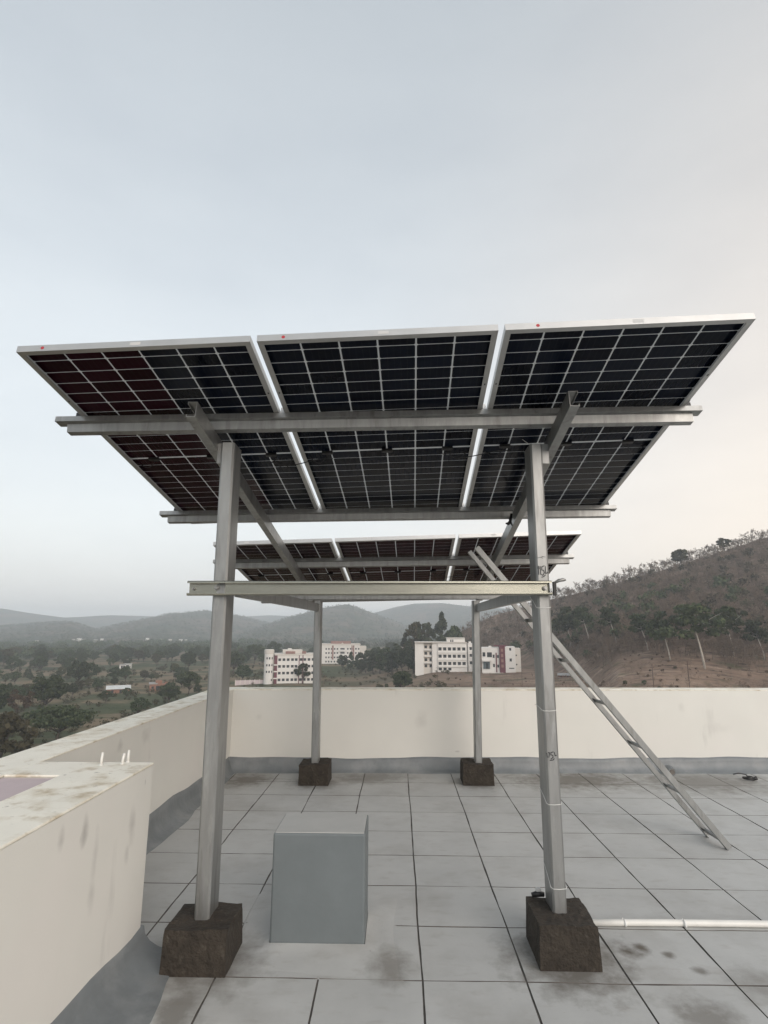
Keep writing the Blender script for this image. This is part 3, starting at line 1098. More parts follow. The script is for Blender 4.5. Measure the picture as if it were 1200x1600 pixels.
# ------------------------------------------------------------------ solar panels
GAPC, GAPR, MIDG = 0.0085, 0.0058, 0.020
def cell_layout():
    mx_, my_ = 0.013, 0.018
    cw = (PWD-2*mx_-5*GAPC)/6
    ch = (PL-2*my_-22*GAPR-MIDG)/24
    out = []
    for j in range(24):
        v = my_+j*(ch+GAPR)+ch/2+(MIDG-GAPR if j >= 12 else 0)
        for i in range(6):
            out.append((mx_+i*(cw+GAPC)+cw/2, v))
    return cw, ch, out
CW, CH, CELLS = cell_layout()
def cell_mesh(name, m_):
    c = 0.006
    w_, h_ = CW/2, CH/2
    poly = [(-w_+c, -h_), (w_-c, -h_), (w_, -h_+c), (w_, h_-c), (w_-c, h_), (-w_+c, h_), (-w_, h_-c), (-w_, -h_+c)]
    b = MB()
    n = len(poly)
    b.add([(x, y, 0) for x, y in poly]+[(x, y, 0.0012) for x, y in poly],
          [tuple(range(n-1, -1, -1)), tuple(range(n, 2*n))]+[(i, (i+1) % n, n+(i+1) % n, n+i) for i in range(n)])
    me = bpy.data.meshes.new(name)
    me.from_pydata(b.v, [], b.f)
    me.materials.append(m_)
    return me
CELL_B, CELL_REFL = cell_mesh('solar_cell', M['cell_blue']), cell_mesh('solar_cell', M['cell_red_reflection'])
# local frame of a panel: x = A_, y = B_, z = N_ (down); z=0 is the underside of the frame
PANEL_ROT = Matrix(((A_[0], B_[0], N_[0]), (A_[1], B_[1], N_[1]), (A_[2], B_[2], N_[2])))
def panel(idx, u0, v0, label, cells_apart, reddish):
    o = empty('solar_panel')
    M4 = PANEL_ROT.to_4x4()
    M4.translation = Vector(PP(u0, v0, 0))
    o.matrix_world = M4
    tag(o, label, 'solar panel', 'solar panels on the steel frame')
    FH, FT, FL = 0.035, 0.002, 0.026
    b = MB()
    b.box(0, PWD, 0, FT, -FH, 0)
    b.box(0, PWD, PL-FT, PL, -FH, 0)
    b.box(0, FT, FT, PL-FT, -FH, 0)
    b.box(PWD-FT, PWD, FT, PL-FT, -FH, 0)
    # inward flanges
    z0, z1 = -0.002, -0.0003
    b.box(FT, PWD-FT, FT, FT+FL, z0, z1)
    b.box(FT, PWD-FT, PL-FT-FL, PL-FT, z0, z1)
    b.box(FT, FT+FL, FT+FL, PL-FT-FL, z0, z1)
    b.box(PWD-FT-FL, PWD-FT, FT+FL, PL-FT-FL, z0, z1)
    b.build('frame', M['alu'], o)
    lam = MB().box(FT, PWD-FT, FT, PL-FT, -0.033, -0.028).build('laminate', M['laminate'], o)
    rr = random.Random(idx)
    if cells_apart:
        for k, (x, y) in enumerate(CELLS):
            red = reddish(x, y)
            me = CELL_REFL if rr.random() < red else CELL_B
            c = bpy.data.objects.new('solar_cell', me)
            COL.objects.link(c)
            c.parent = o
            c.location = (x, y, -0.0279)
    else:
        b = MB()
        for x, y in CELLS:
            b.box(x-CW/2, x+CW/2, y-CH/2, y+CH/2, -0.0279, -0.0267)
        s = b.build('solar_cells', M['cell_red_reflection'] if reddish(0.5, 0.5) > 0.4 else M['cell_blue'], o)  # far row: brownish reflection painted in as one cell colour
        tag(s, kind='stuff')
    # three split junction boxes along the middle with their leads
    for k, x in enumerate((0.17, PWD/2, PWD-0.17)):
        b = MB().box(x-0.035, x+0.035, PL/2-0.012, PL/2+0.016, -0.0278, -0.010)
        b.box(x-0.022, x+0.022, PL/2+0.016, PL/2+0.026, -0.0278, -0.014)
        b.build('junction_box', M['black'], o, bevel=0.002)
    for sgn, x in ((-1, 0.17), (1, PWD-0.17)):
        pts = []
        ph = rr.uniform(0, 1)
        sag = rr.uniform(0.018, 0.05)
        for q in range(11):
            t = q/10
            xx = x+sgn*t*0.135
            yy = PL/2+0.02+math.sin(t*3.0)*(0.05+0.05*ph)*(1 if sgn > 0 else 0.5)+t*0.02
            zz = -0.014+sag*math.sin(math.pi*min(1, t*1.15))*0.9
            pts.append((xx, yy, zz))
        b = MB()
        b.tube(pts, 0.003, 6)
        b.build('cable', M['black'], o, smooth=True)
    # red dot and labels on the front edge of the frame
    xr = (0.125, 0.125, 0.15)[idx % 3]
    if idx < 3:
        b = MB()
        b.tube([(xr, -0.0006, -0.018), (xr, 0.0002, -0.018)], 0.0085, 14)
        b.build('red_dot', M['red'], o)
        xl = (0.55, 0.57, 0.58)[idx]
        MB().box(xl, xl+0.05, -0.0007, 0.0003, -0.027, -0.010).build('label', M['paper'], o)
    else:
        MB().box(0.30, 0.34, -0.0007, 0.0003, -0.027, -0.010).build('label', M['paper'], o)
    # mounting slots in the flange
    for y in (0.42, PL-0.42):
        for x in (0.014, PWD-0.014):
            MB().box(x-0.0035, x+0.0035, y-0.007, y+0.007, -0.0003, 0.0004).build('mounting_slot', M['black'], o)
    return o
UA = [0.0, PWD+PGAP, 2*(PWD+PGAP)]
panel(0, UA[0], 0, 'left solar panel of the near row, its dark cells painted with a maroon reflection, seen from below', True, lambda x, y: 1.0 if x < (0.56 if y < 1.5 else 0.72) and y < 2.05 else 0.0)
panel(1, UA[1], 0, 'middle solar panel of the near row, blue-black cells seen from below', True, lambda x, y: 0.0)
panel(2, UA[2], 0, 'right solar panel of the near row, its corner reaching towards the right edge', True, lambda x, y: 0.0)
VB = PL+ROWGAP
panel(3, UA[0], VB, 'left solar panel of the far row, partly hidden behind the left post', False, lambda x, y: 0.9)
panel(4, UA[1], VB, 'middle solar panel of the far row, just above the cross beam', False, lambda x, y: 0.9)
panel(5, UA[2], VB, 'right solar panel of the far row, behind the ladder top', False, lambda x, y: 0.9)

# leads that run from panel to panel across the gaps
def lead(u0, u1, v, drop, label):
    pts = []
    for q in range(15):
        t = q/14
        pts.append(PP(u0+(u1-u0)*t, v+0.03*math.sin(t*6.0), 0.004+drop*math.sin(math.pi*t)))
    o = wire('panel_lead', pts, 0.0032, M['black'])
    tag(o, label, 'cable', 'leads between panels')
lead(0.93, 1.36, 1.19, 0.022, 'thin black cable looping across the gap between the left and middle near panels')
lead(2.08, 2.52, 1.17, 0.020, 'thin black cable looping across the gap between the middle and right near panels')
lead(2.05, 2.62, VB+1.20, 0.03, 'thin black cable crossing the right gap of the far row of panels')

# connector hanging from the right rafter
cx, cy, cz = 0.895, 4.32, 2.44
hc = empty('hanging_connector', (cx, cy, cz))
b = MB()
b.tube([(0.02, 0, 0.05), (0.008, 0, 0.03), (0.0, 0, 0.0), (-0.004, 0.0, -0.03)], 0.004, 6)
b.build('lead', M['white_wire'], hc, smooth=True)
b = MB()
b.tube([(0.0, 0, 0.02), (-0.012, 0, -0.035), (-0.014, 0, -0.05)], [0.009, 0.012, 0.007], 8)
b.tube([(-0.008, 0, -0.040), (-0.030, 0, -0.062), (-0.048, 0, -0.056)], [0.012, 0.013, 0.006], 8)
b.tube([(-0.012, 0, -0.045), (0.004, 0, -0.078)], [0.009, 0.005], 8)
b.build('connector_body', M['black'], hc, smooth=True)
tag(hc, 'small black cable connector dangling beside the right rafter', 'connector')

# wire twisted on the right rafter near the front post
wire('tie_wire', [PP(2.55, 0.92, 0.06), PP(2.62, 0.94, 0.11), PP(2.66, 0.97, 0.10), PP(2.70, 0.99, 0.14), PP(2.71, 1.02, 0.175)], 0.0018, M['white_wire'],
     'loose white wire end sticking out of the right rafter above the post', 'tie wire')

# spanner-like clamp at the right end of the front beam
ck = empty('screw_clamp', (0.862, 3.10, 1.80))
b = MB()
b.box(-0.012, 0.006, -0.008, 0.012, -0.045, 0.03)
b.build('jaw', M['black'], ck, bevel=0.002)
b = MB()
b.tube([(0.0, 0, 0.025), (0.02, -0.004, 0.036), (0.045, -0.006, 0.040), (0.058, -0.006, 0.039)], [0.007, 0.009, 0.009, 0.005], 8)
b.build('handle', M['bolt'], ck, smooth=True)
tag(ck, 'small dark clamp with a lever at the right end of the cross beam', 'clamp')

# ------------------------------------------------------------------ ladder
lad = empty('ladder', (2.41, 4.69, 0))
tag(lad, 'narrow grey steel ladder leaning from the floor onto the right side rail', 'ladder')
f1, t1 = V(2.405, 4.825, 0.0), V(0.617, 4.80, 2.225)
f2, t2 = V(2.416, 4.541, 0.0), V(0.641, 4.50, 2.221)
ldir = (t1-f1)/np.linalg.norm(t1-f1)
lup = np.cross(V(0, 1, 0), ldir)
if lup[2] < 0:
    lup = -lup
ANG = [(0.0, 0.0), (0.042, 0.0), (0.042, 0.004), (0.004, 0.004), (0.004, 0.042), (0.0, 0.042)]
for f_, t_, s in ((f1, t1, 1), (f2, t2, -1)):
    b = MB()
    pr = ANG if s > 0 else [(-a, c) for a, c in ANG][::-1]
    sdir = np.cross((t_-f_)/np.linalg.norm(t_-f_), lup)
    if sdir[1] > 0:
        pr = [(-a, c) for a, c in pr][::-1]
    b.extrude(f_-lup*0.02+V(0, 0, 0.012), t_-lup*0.02, lup, pr)
    rel(b.build('stile', M['steel']), lad)
Lz = np.linalg.norm(t1-f1)
for k in range(7):
    z = 0.055+k*0.318
    s = z/2.225
    if s > 0.985:
        continue
    pa, pb = f1+(t1-f1)*s, f2+(t2-f2)*s
    b = MB()
    d = (pb-pa)/np.linalg.norm(pb-pa)
    b.extrude(pa-d*0.0+lup*0.004, pb+lup*0.004, lup, [(-0.018, -0.006), (0.018, -0.006), (0.018, -0.002), (-0.014, -0.002), (-0.014, 0.022), (-0.018, 0.022)])
    rel(b.build('rung', M['steel']), lad)

# ------------------------------------------------------------------ pipe on the floor, cable bits
pp = empty('floor_pipe', (1.0, 3.44, 0.0))
b = MB()
pts = [(0.955+t*4.2/14, 3.445+0.006*math.sin(t*0.9)+t*0.004, 0.0175) for t in range(15)]
b.tube(pts, 0.0165, 14)
rel(b.build('pipe', M['white_pvc'], smooth=True), pp)
for xx in (1.225, 1.545):
    b = MB()
    b.tube([(xx-0.004, 3.449, 0.0175), (xx+0.006, 3.449, 0.0175)], 0.0182, 14)
    b.tube([(xx, 3.449, 0.036), (xx-0.012, 3.44, 0.046), (xx-0.02, 3.43, 0.043)], 0.0016, 5)
    rel(b.build('tie', M['white_wire'], smooth=True), pp)
tag(pp, 'white plastic pipe lying on the floor to the right of the front block', 'pipe')

gl = empty('cable_gland', (0.735, 3.305, 0.196))
b = MB()
b.tube([(-0.035, 0, 0.012), (0.0, 0, 0.018), (0.03, 0.0, 0.014)], [0.010, 0.015, 0.011], 10)
b.build('grip', M['black'], gl, smooth=True)
b = MB().box(-0.012, 0.014, -0.012, 0.012, 0.030, 0.046)
b.build('tag_tape', M['paper'], gl, bevel=0.003)
tag(gl, 'black plier handle with white tape lying on the front right block', 'tool')

kn = empty('drain_cap', (3.0, 6.66, 0))
b = MB()
b.tube([(-0.01, 0.06, 0.055), (-0.006, 0.0, 0.048), (-0.004, -0.025, 0.045)], [0.050, 0.050, 0.044], 18)
b.build('cap', M['coving'], kn, smooth=False)
b = MB()
b.tube([(-0.004, -0.024, 0.045), (-0.003, -0.034, 0.044)], [0.030, 0.026], 16)
b.build('rim', M['joint'], kn)
tag(kn, 'round dark pipe outlet at the foot of the far parapet behind the ladder', 'pipe outlet')

cb = empty('cable_coil', (3.73, 6.50, 0))
pts = []
for q in range(40):
    t = q/39*2.2*2*math.pi
    pts.append((0.05*math.cos(t)+0.0*t, 0.05*math.sin(t), 0.012+0.004*math.sin(t*0.7)+0.02*q/39))
pts += [(0.0, 0.03, 0.05), (-0.07, 0.05, 0.058), (-0.13, 0.04, 0.05)]
b = MB()
b.tube(pts, 0.006, 6)
b.build('coil', M['black'], cb, smooth=True)
b = MB()
b.tube([(0.03, -0.02, 0.016), (0.075, -0.025, 0.03)], [0.016, 0.020], 8)
b.build('plug', M['black'], cb, smooth=True)
tag(cb, 'small coil of black cable lying near the far parapet at the right', 'cable')

# ------------------------------------------------------------------ vegetation
def leaf_material(name, c0, c1, rough=0.7, patch=False):
    X = bpy.data.materials.new(name)
    X.use_nodes = True
    t = X.node_tree
    b = t.nodes['Principled BSDF']
    b.inputs['Roughness'].default_value = rough
    b.inputs['Specular IOR Level'].default_value = 0.2
    g = t.nodes.new('ShaderNodeNewGeometry')
    oi = t.nodes.new('ShaderNodeObjectInfo')
    q = t.nodes.new('ShaderNodeMix')
    q.data_type = 'RGBA'
    q.inputs[6].default_value = c0+(1,)
    q.inputs[7].default_value = c1+(1,)
    t.links.new(g.outputs['Random Per Island'], q.inputs[0])
    if patch:            # darker and paler kinds of tree mixed through the wood
        pn = t.nodes.new('ShaderNodeTexNoise')
        pn.inputs['Scale'].default_value = 0.16
        pn.inputs['Detail'].default_value = 5
        t.links.new(g.outputs['Position'], pn.inputs['Vector'])
        pm = t.nodes.new('ShaderNodeMapRange')
        pm.inputs[1].default_value = 0.35
        pm.inputs[2].default_value = 0.65
        t.links.new(pn.outputs[0], pm.inputs[0])
        ad = t.nodes.new('ShaderNodeMath')
        ad.operation = 'MULTIPLY_ADD'
        ad.inputs[1].default_value = 0.35
        ad.use_clamp = True
        t.links.new(g.outputs['Random Per Island'], ad.inputs[0])
        sc_ = t.nodes.new('ShaderNodeMath')
        sc_.operation = 'MULTIPLY'
        sc_.inputs[1].default_value = 0.65
        t.links.new(pm.outputs[0], sc_.inputs[0])
        t.links.new(sc_.outputs[0], ad.inputs[2])
        t.links.new(ad.outputs[0], q.inputs[0])
    hv = t.nodes.new('ShaderNodeHueSaturation')
    mr = t.nodes.new('ShaderNodeMapRange')
    mr.inputs[3].default_value = 0.72
    mr.inputs[4].default_value = 1.25
    t.links.new(oi.outputs['Random'], mr.inputs[0])
    t.links.new(mr.outputs[0], hv.inputs['Value'])
    mh = t.nodes.new('ShaderNodeMapRange')
    mh.inputs[3].default_value = 0.475
    mh.inputs[4].default_value = 0.515
    t.links.new(oi.outputs['Random'], mh.inputs[0])
    t.links.new(mh.outputs[0], hv.inputs['Hue'])
    t.links.new(q.outputs[2], hv.inputs['Color'])
    t.links.new(hv.outputs[0], b.inputs['Base Color'])
    tr = t.nodes.new('ShaderNodeBsdfTranslucent')
    t.links.new(hv.outputs[0], tr.inputs[0])
    ms = t.nodes.new('ShaderNodeMixShader')
    ms.inputs[0].default_value = 0.25
    t.links.new(b.outputs[0], ms.inputs[1])
    t.links.new(tr.outputs[0], ms.inputs[2])
    t.links.new(ms.outputs[0], t.nodes['Material Output'].inputs[0])
    return X
LEAF = {
    'dark': leaf_material('leaf_dark', (0.030, 0.043, 0.020), (0.080, 0.095, 0.045)),
    'green': leaf_material('leaf_green', (0.036, 0.050, 0.022), (0.092, 0.108, 0.050)),
    'olive': leaf_material('leaf_olive', (0.050, 0.048, 0.022), (0.105, 0.095, 0.045)),
    'russet': leaf_material('leaf_russet', (0.070, 0.048, 0.028), (0.13, 0.095, 0.055)),
    'twig': leaf_material('twig', (0.07, 0.050, 0.038), (0.24, 0.18, 0.138), patch=True),
}
M['bark'] = mat('bark', (0.085, 0.065, 0.05), 0.9, noise=(2, 0.25), coord='obj')
M['pale_bark'] = mat('pale_bark', (0.42, 0.38, 0.33), 0.8, noise=(1.5, 0.2), coord='obj')

def crown_mesh(name, centres, radii, per, size, seed, m_):
    """leaf-sized faces spread through clumps"""
    rg = np.random.default_rng(seed)
    C = np.repeat(np.asarray(centres, float), per, 0)
    Rr = np.repeat(np.asarray(radii, float), per, 0)
    n = len(C)
    d = rg.normal(0, 1, (n, 3))
    d /= np.linalg.norm(d, axis=1)[:, None]
    rad = rg.uniform(0.25, 1.0, (n, 1))**0.6
    P = C+d*rad*Rr
    nrm = d*0.6+rg.normal(0, 0.7, (n, 3))+np.array([0, 0, 0.35])
    nrm /= np.linalg.norm(nrm, axis=1)[:, None]
    h = rg.normal(0, 1, (n, 3))
    a = np.cross(nrm, h)
    a /= np.linalg.norm(a, axis=1)[:, None]
    b = np.cross(nrm, a)
    s = size*rg.uniform(0.55, 1.35, (n, 1))
    q = np.stack([P-a*s-b*s*0.5, P+a*s*0.2-b*s*0.9, P+a*s+b*s*0.4, P-a*s*0.3+b*s*0.9], 1).reshape(-1, 3)
    f = np.arange(4*n).reshape(-1, 4)
    me = np_mesh(name, q, f)
    me.materials.append(m_)
    return me

def trunk_mesh(name, paths, m_):
    b = MB()
    for pts, rr in paths:
        b.tube(pts, rr, 6)
    me = bpy.data.meshes.new(name)
    me.from_pydata(b.v, [], b.f)
    me.polygons.foreach_set('use_smooth', [True]*len(me.polygons))
    me.materials.append(m_)
    return me

# prototypes: every one about 10 m tall
PROTO = {}
def proto_round(key, seed, m_, spread=4.2, flat=1.0, low=2.6, top=10.0, nclump=34, per=90, size=0.36, bark='bark', tr=0.28):
    rg = np.random.default_rng(seed)
    cs, rs, limbs = [], [], []
    fork = low*0.75
    trunk = [(0, 0, -0.6), (rg.normal(0, .1), rg.normal(0, .1), fork*0.5), (rg.normal(0, .25), rg.normal(0, .25), fork)]
    limbs.append((trunk, [tr, tr*0.85, tr*0.7]))
    zc = (low+top)/2
    hz_ = (top-low)/2
    for i in range(nclump):
        an = rg.uniform(0, 2*math.pi)
        el = rg.uniform(-0.75, 1.0)
        rr = math.sqrt(max(0.03, 1-el*el*0.9))*rg.uniform(0.45, 1.0)
        c = np.array([math.cos(an)*spread*rr*rg.uniform(.75, 1.1), math.sin(an)*spread*rr, zc+el*hz_*0.82*flat])
        r0 = rg.uniform(0.20, 0.36)*spread
        cs.append(c)
        rs.append((r0, r0, r0*rg.uniform(0.5, 0.75)))
        if i % 3 == 0:
            st = np.array(trunk[-1])
            limbs.append(([st, st*0.5+c*0.5+np.array([0, 0, -0.3]), c], [tr*0.5, tr*0.3, tr*0.1]))
    PROTO[key] = (trunk_mesh('trunk', limbs, M[bark]), crown_mesh('crown', cs, rs, per, size, seed, LEAF[m_]))
for k in range(3):
    proto_round('dark%d' % k, 20+k, 'dark')
    proto_round('green%d' % k, 30+k, 'green', nclump=30)
    proto_round('olive%d' % k, 40+k, 'olive', nclump=28, per=80)
proto_round('russet0', 46, 'russet', nclump=22, per=55, size=0.28)
for k in range(2):
    proto_round('acacia%d' % k, 50+k, 'dark', spread=7.5, flat=0.8, low=4.6, top=10.0, nclump=44, per=90, size=0.36)
def proto_conifer(key, seed, m_='dark'):
    rg = np.random.default_rng(seed)
    cs, rs = [], []
    for i in range(34):
        t = rg.uniform(0.0, 1.0)
        z = 1.4+t*8.4
        R = 2.1*(1-t)**0.75+0.25
        an = rg.uniform(0, 6.28)
        q = R*rg.uniform(0.3, 0.95)
        cs.append((math.cos(an)*q, math.sin(an)*q, z))
        rs.append((0.75*(1-t)+0.35,)*2+(0.7,))
    PROTO[key] = (trunk_mesh('trunk', [([(0, 0, -0.5), (0, 0, 5), (0, 0, 9.6)], [0.2, 0.13, 0.03])], M['bark']), crown_mesh('crown', cs, rs, 55, 0.27, seed, LEAF[m_]))
for k in range(3):
    proto_conifer('conifer%d' % k, 60+k)
def proto_gum(key, seed, lean, top='green', wide=3.2):
    """tall pale leaning trunk with a loose crown"""
    rg = np.random.default_rng(seed)
    tr = [(0, 0, -0.6), (lean*0.25, 0, 2.0), (lean*0.6, 0.1, 4.0), (lean*1.0, 0, 5.8)]
    limbs = [(tr, [0.17, 0.15, 0.12, 0.08])]
    cs, rs = [], []
    for i in range(22):
        an = rg.uniform(0, 6.28)
        q = wide*rg.uniform(0.2, 1.0)
        c = np.array([lean*1.2+math.cos(an)*q, math.sin(an)*q, rg.uniform(4.9, 9.6)])
        cs.append(c)
        r0 = rg.uniform(0.7, 1.35)
        rs.append((r0, r0, r0*0.7))
        if i % 2 == 0:
            st = np.array(tr[-1])
            limbs.append(([st, (st+c)/2+np.array([0, 0, 0.2]), c], [0.05, 0.035, 0.012]))
    PROTO[key] = (trunk_mesh('trunk', limbs, M['pale_bark']), crown_mesh('crown', cs, rs, 80, 0.26, seed, LEAF[top]))
proto_gum('gum0', 70, -1.0, 'dark')
proto_gum('gum1', 71, -1.2, 'dark', 2.0)
proto_gum('gum2', 72, -0.7, 'green', 4.6)

def bare_arrays(seed, twigs=150):
    """leafless tree as triangles: trunk, forked limbs, sprays of twigs"""
    rg = np.random.default_rng(seed)
    tri = []
    segs = []
    def limb(p, d, L, r, depth):
        d = d/np.linalg.norm(d)
        q = p+d*L
        segs.append((p, q, r, r*0.6))
        if depth == 0:
            return
        for _ in range(rg.integers(2, 4)):
            nd = d+rg.normal(0, 0.48, 3)+np.array([0, 0, 0.10])
            limb(p+d*L*rg.uniform(0.65, 1.0), nd, L*rg.uniform(0.55, 0.85), r*0.55, depth-1)
    limb(np.array([0, 0, -0.5]), np.array([rg.normal(0, .08), rg.normal(0, .08), 1.0]), 3.0, 0.16, 4)
    for p, q, r0, r1 in segs:
        d = q-p
        for h in (np.array([1.0, 0.2, 0]), np.array([-0.3, 1.0, 0])):
            s = np.cross(d, h)
            s /= np.linalg.norm(s)+1e-9
            w0, w1 = max(r0, 0.05), max(r1, 0.04)
            tri += [(p-s*w0, p+s*w0, q+s*w1), (p-s*w0, q+s*w1, q-s*w1)]
    ends = [s for s in segs if s[2] < 0.03]
    for _ in range(twigs):
        p, q, r0, r1 = ends[rg.integers(len(ends))]
        a = p+(q-p)*rg.uniform(0.2, 1)
        d = (q-p)/np.linalg.norm(q-p)+rg.normal(0, 0.7, 3)
        d /= np.linalg.norm(d)
        L = rg.uniform(0.5, 1.2)
        s = np.cross(d, rg.normal(0, 1, 3))
        s /= np.linalg.norm(s)+1e-9
        tri.append((a-s*0.06, a+s*0.06, a+d*L))
    return np.array(tri, float)
BARE = [bare_arrays(80+k) for k in range(5)]

def tris_mesh(name, T, m_):
    me = np_mesh(name, T.reshape(-1, 3), np.arange(T.shape[0]*3).reshape(-1, 3))
    me.materials.append(m_)
    return me
BARE_ME = [tris_mesh('crown', T, LEAF['twig']) for T in BARE]

TREE_N = [0]
def tree(proto, px, r, h, label, group=None, name='tree', sx=1.0, rz=None, dz=0.0):
    p = ground_pt(px, r)
    o = empty(name, (p[0], p[1], p[2]-0.15+dz), random.uniform(0, 6.28) if rz is None else rz)
    s = h/10.0
    o.scale = (s*sx, s*sx, s)
    tm, cm = PROTO[proto]
    for nm, me in (('trunk', tm), ('crown', cm)):
        c = bpy.data.objects.new(nm, me)
        COL.objects.link(c)
        c.parent = o
    tag(o, label, 'tree', group)
    return o

def m_px(r):
    return r*0.001098

# near and singled-out trees in the valley: (column, base row, height px, proto, width factor, label)
for px, row, hp, pr, sx, lab in (
    (108, 1138, 52, 'acacia0', 1.05, 'flat-topped dark acacia tree in the green field below the left parapet'),
    (28, 1172, 84, 'olive0', 1.0, 'big olive-brown tree at the lower left beyond the parapet'),
    (88, 1092, 48, 'dark0', 1.15, 'dark rounded tree standing behind the flat-topped acacia'),
    (45, 1100, 40, 'russet0', 1.0, 'rusty brown tree left of the dark rounded tree'),
    (8, 1098, 44, 'dark1', 1.0, 'dark tree at the left edge of the picture'),
    (176, 1086, 18, 'green0', 1.1, 'small round tree in the open brown field before the shed'),
    (228, 1106, 26, 'dark2', 1.3, 'low dark bushy tree just over the left parapet'),
    (272, 1090, 30, 'dark1', 1.2, 'dark tree beside the half-built brick house'),
    (302, 1078, 34, 'green1', 1.1, 'green tree left of the front left post'),
    (133, 1068, 16, 'olive1', 1.1, 'small olive tree at the edge of the brown field'),
    (130, 1060, 34, 'dark0', 1.0, 'tall dark tree left of the tin-roofed shed'),
    (148, 1058, 28, 'dark2', 1.0, 'dark tree next to the tall one left of the shed'),
    (186, 1058, 22, 'dark1', 1.0, 'dark round tree behind the tin-roofed shed, left of a pair'),
    (204, 1058, 22, 'dark2', 1.0, 'dark round tree behind the tin-roofed shed, right of a pair'),
    (369, 1050, 34, 'green2', 1.0, 'rounded green tree just right of the front left post'),
    (383, 1062, 26, 'dark0', 1.1, 'dark tree by the pinkish boundary wall'),
    (400, 1036, 30, 'green0', 1.1, 'broad green tree behind and left of the round-towered building'),
    (430, 1030, 28, 'dark1', 1.0, 'green tree rising behind the round tower'),
    (476, 1066, 31, 'dark2', 0.9, 'dark tree in front of the left white building'),
    (628, 1080, 34, 'dark0', 1.2, 'bushy dark tree just above the far parapet at the centre'),
    (690, 1004, 46, 'conifer1', 1.9, 'tall pointed tree rising behind the flat-roofed white building'),
    (710, 1002, 26, 'green1', 1.2, 'rounded tree behind the roof cabin of the flat-roofed building'),
    (646, 1004, 34, 'olive2', 1.0, 'loose tree left of the tall pointed tree'),
    (662, 1004, 32, 'green2', 1.0, 'loose-crowned tree beside the tall pointed tree'),
    (659, 1052, 24, 'conifer0', 1.1, 'small dark conifer at the left corner of the flat-roofed building'),
):
    if row < 1010:
        r = 330
        p = ground_pt(px, r)
        z_top = CAM_H+(981.2-(row-hp))*0.001098*r
        h = z_top-p[2]
        tree(pr, px, r, max(h, 6), lab, 'single trees around the buildings', sx=0.95 if pr.startswith('conifer') else 0.6)
    else:
        r = r_for_row(px, row)
        tree(pr, px, r, hp*m_px(r), lab, 'single trees around the buildings', sx=sx)

# grove of dark trees between the buildings
for k, (px, row, hp) in enumerate(((536, 1046, 24), (549, 1047, 28), (560, 1046, 26), (572, 1050, 34), (583, 1050, 30), (594, 1052, 36), (603, 1048, 38),
                                   (612, 1052, 34), (620, 1046, 42), (629, 1050, 38), (638, 1046, 44), (645, 1052, 40), (588, 1042, 32), (632, 1040, 44), (652, 1044, 40), (566, 1052, 20))):
    r = r_for_row(px, row)
    tree(('conifer%d' % (k % 3)) if k % 3 else ('dark%d' % (k % 2)), px, r, hp*m_px(r), 'dark green tree in the grove between the white buildings', 'grove between the buildings', sx=1.25 if k % 3 else 0.9)

# pale-trunked trees at the foot of the wooded hill
for px, row, hp, pr, sx, lab in (
    (892, 1014, 66, 'gum0', 1.0, 'pale-trunked leaning tree beside the front right post'),
    (920, 1004, 54, 'gum1', 1.0, 'thin pale-trunked tree, second from the front right post'),
    (962, 1004, 54, 'gum1', 1.0, 'thin pale-trunked tree with a small crown, third from the post'),
    (1010, 1012, 52, 'gum1', 1.1, 'pale-trunked tree forking low, left of the long leaning trunk'),
    (1043, 1026, 70, 'gum0', 1.0, 'tree with a long pale leaning trunk near the middle of the hill foot'),
    (1095, 1036, 92, 'gum2', 1.15, 'big green tree with a pale trunk, the widest crown on the hill foot'),
    (1142, 1018, 66, 'gum2', 0.8, 'faint green tree right of the widest crown on the hill foot'),
    (1190, 1022, 52, 'gum1', 1.0, 'thin pale tree near the right edge of the picture'),
):
    r = r_for_row(px, row)
    tree(pr, px, r, hp*m_px(r), lab, 'pale-trunked trees at the hill foot', sx=sx, rz=-az_px(px)+random.uniform(-.2, .2))

# leafless trees along the skyline of the hill
for k in range(88):
    px = 866+k*3.95+random.uniform(-2, 2)
    a = az_px(px)
    R = 430*(1+0.06*math.sin(px/90.0))*random.uniform(0.965, 1.0)
    X, Y = R*math.sin(a), R*math.cos(a)
    z = float(terrain(np.array([X]), np.array([Y]))[0])
    o = empty('bare_tree', (X, Y, z-0.2), random.uniform(0, 6.28))
    s = random.uniform(0.85, 1.35)
    o.scale = (s, s, s)
    if k in (52, 53, 71):
        tm, cm = PROTO['olive%d' % (k % 3)]
        for nm, me in (('trunk', tm), ('crown', cm)):
            c = bpy.data.objects.new(nm, me)
            COL.objects.link(c)
            c.parent = o
        tag(o, ['leafy dark tree on the hill skyline, left of a close pair', 'leafy dark tree on the hill skyline, right of a close pair', 'lone leafy tree among bare ones near the right end of the skyline'][(52, 53, 71).index(k)], 'tree')
        o.name = 'tree'
    else:
        c = bpy.data.objects.new('branches', BARE_ME[k % 5])
        COL.objects.link(c)
        c.parent = o
        tag(o, 'leafless brown tree along the skyline of the wooded hill', 'tree', 'bare trees on the skyline')

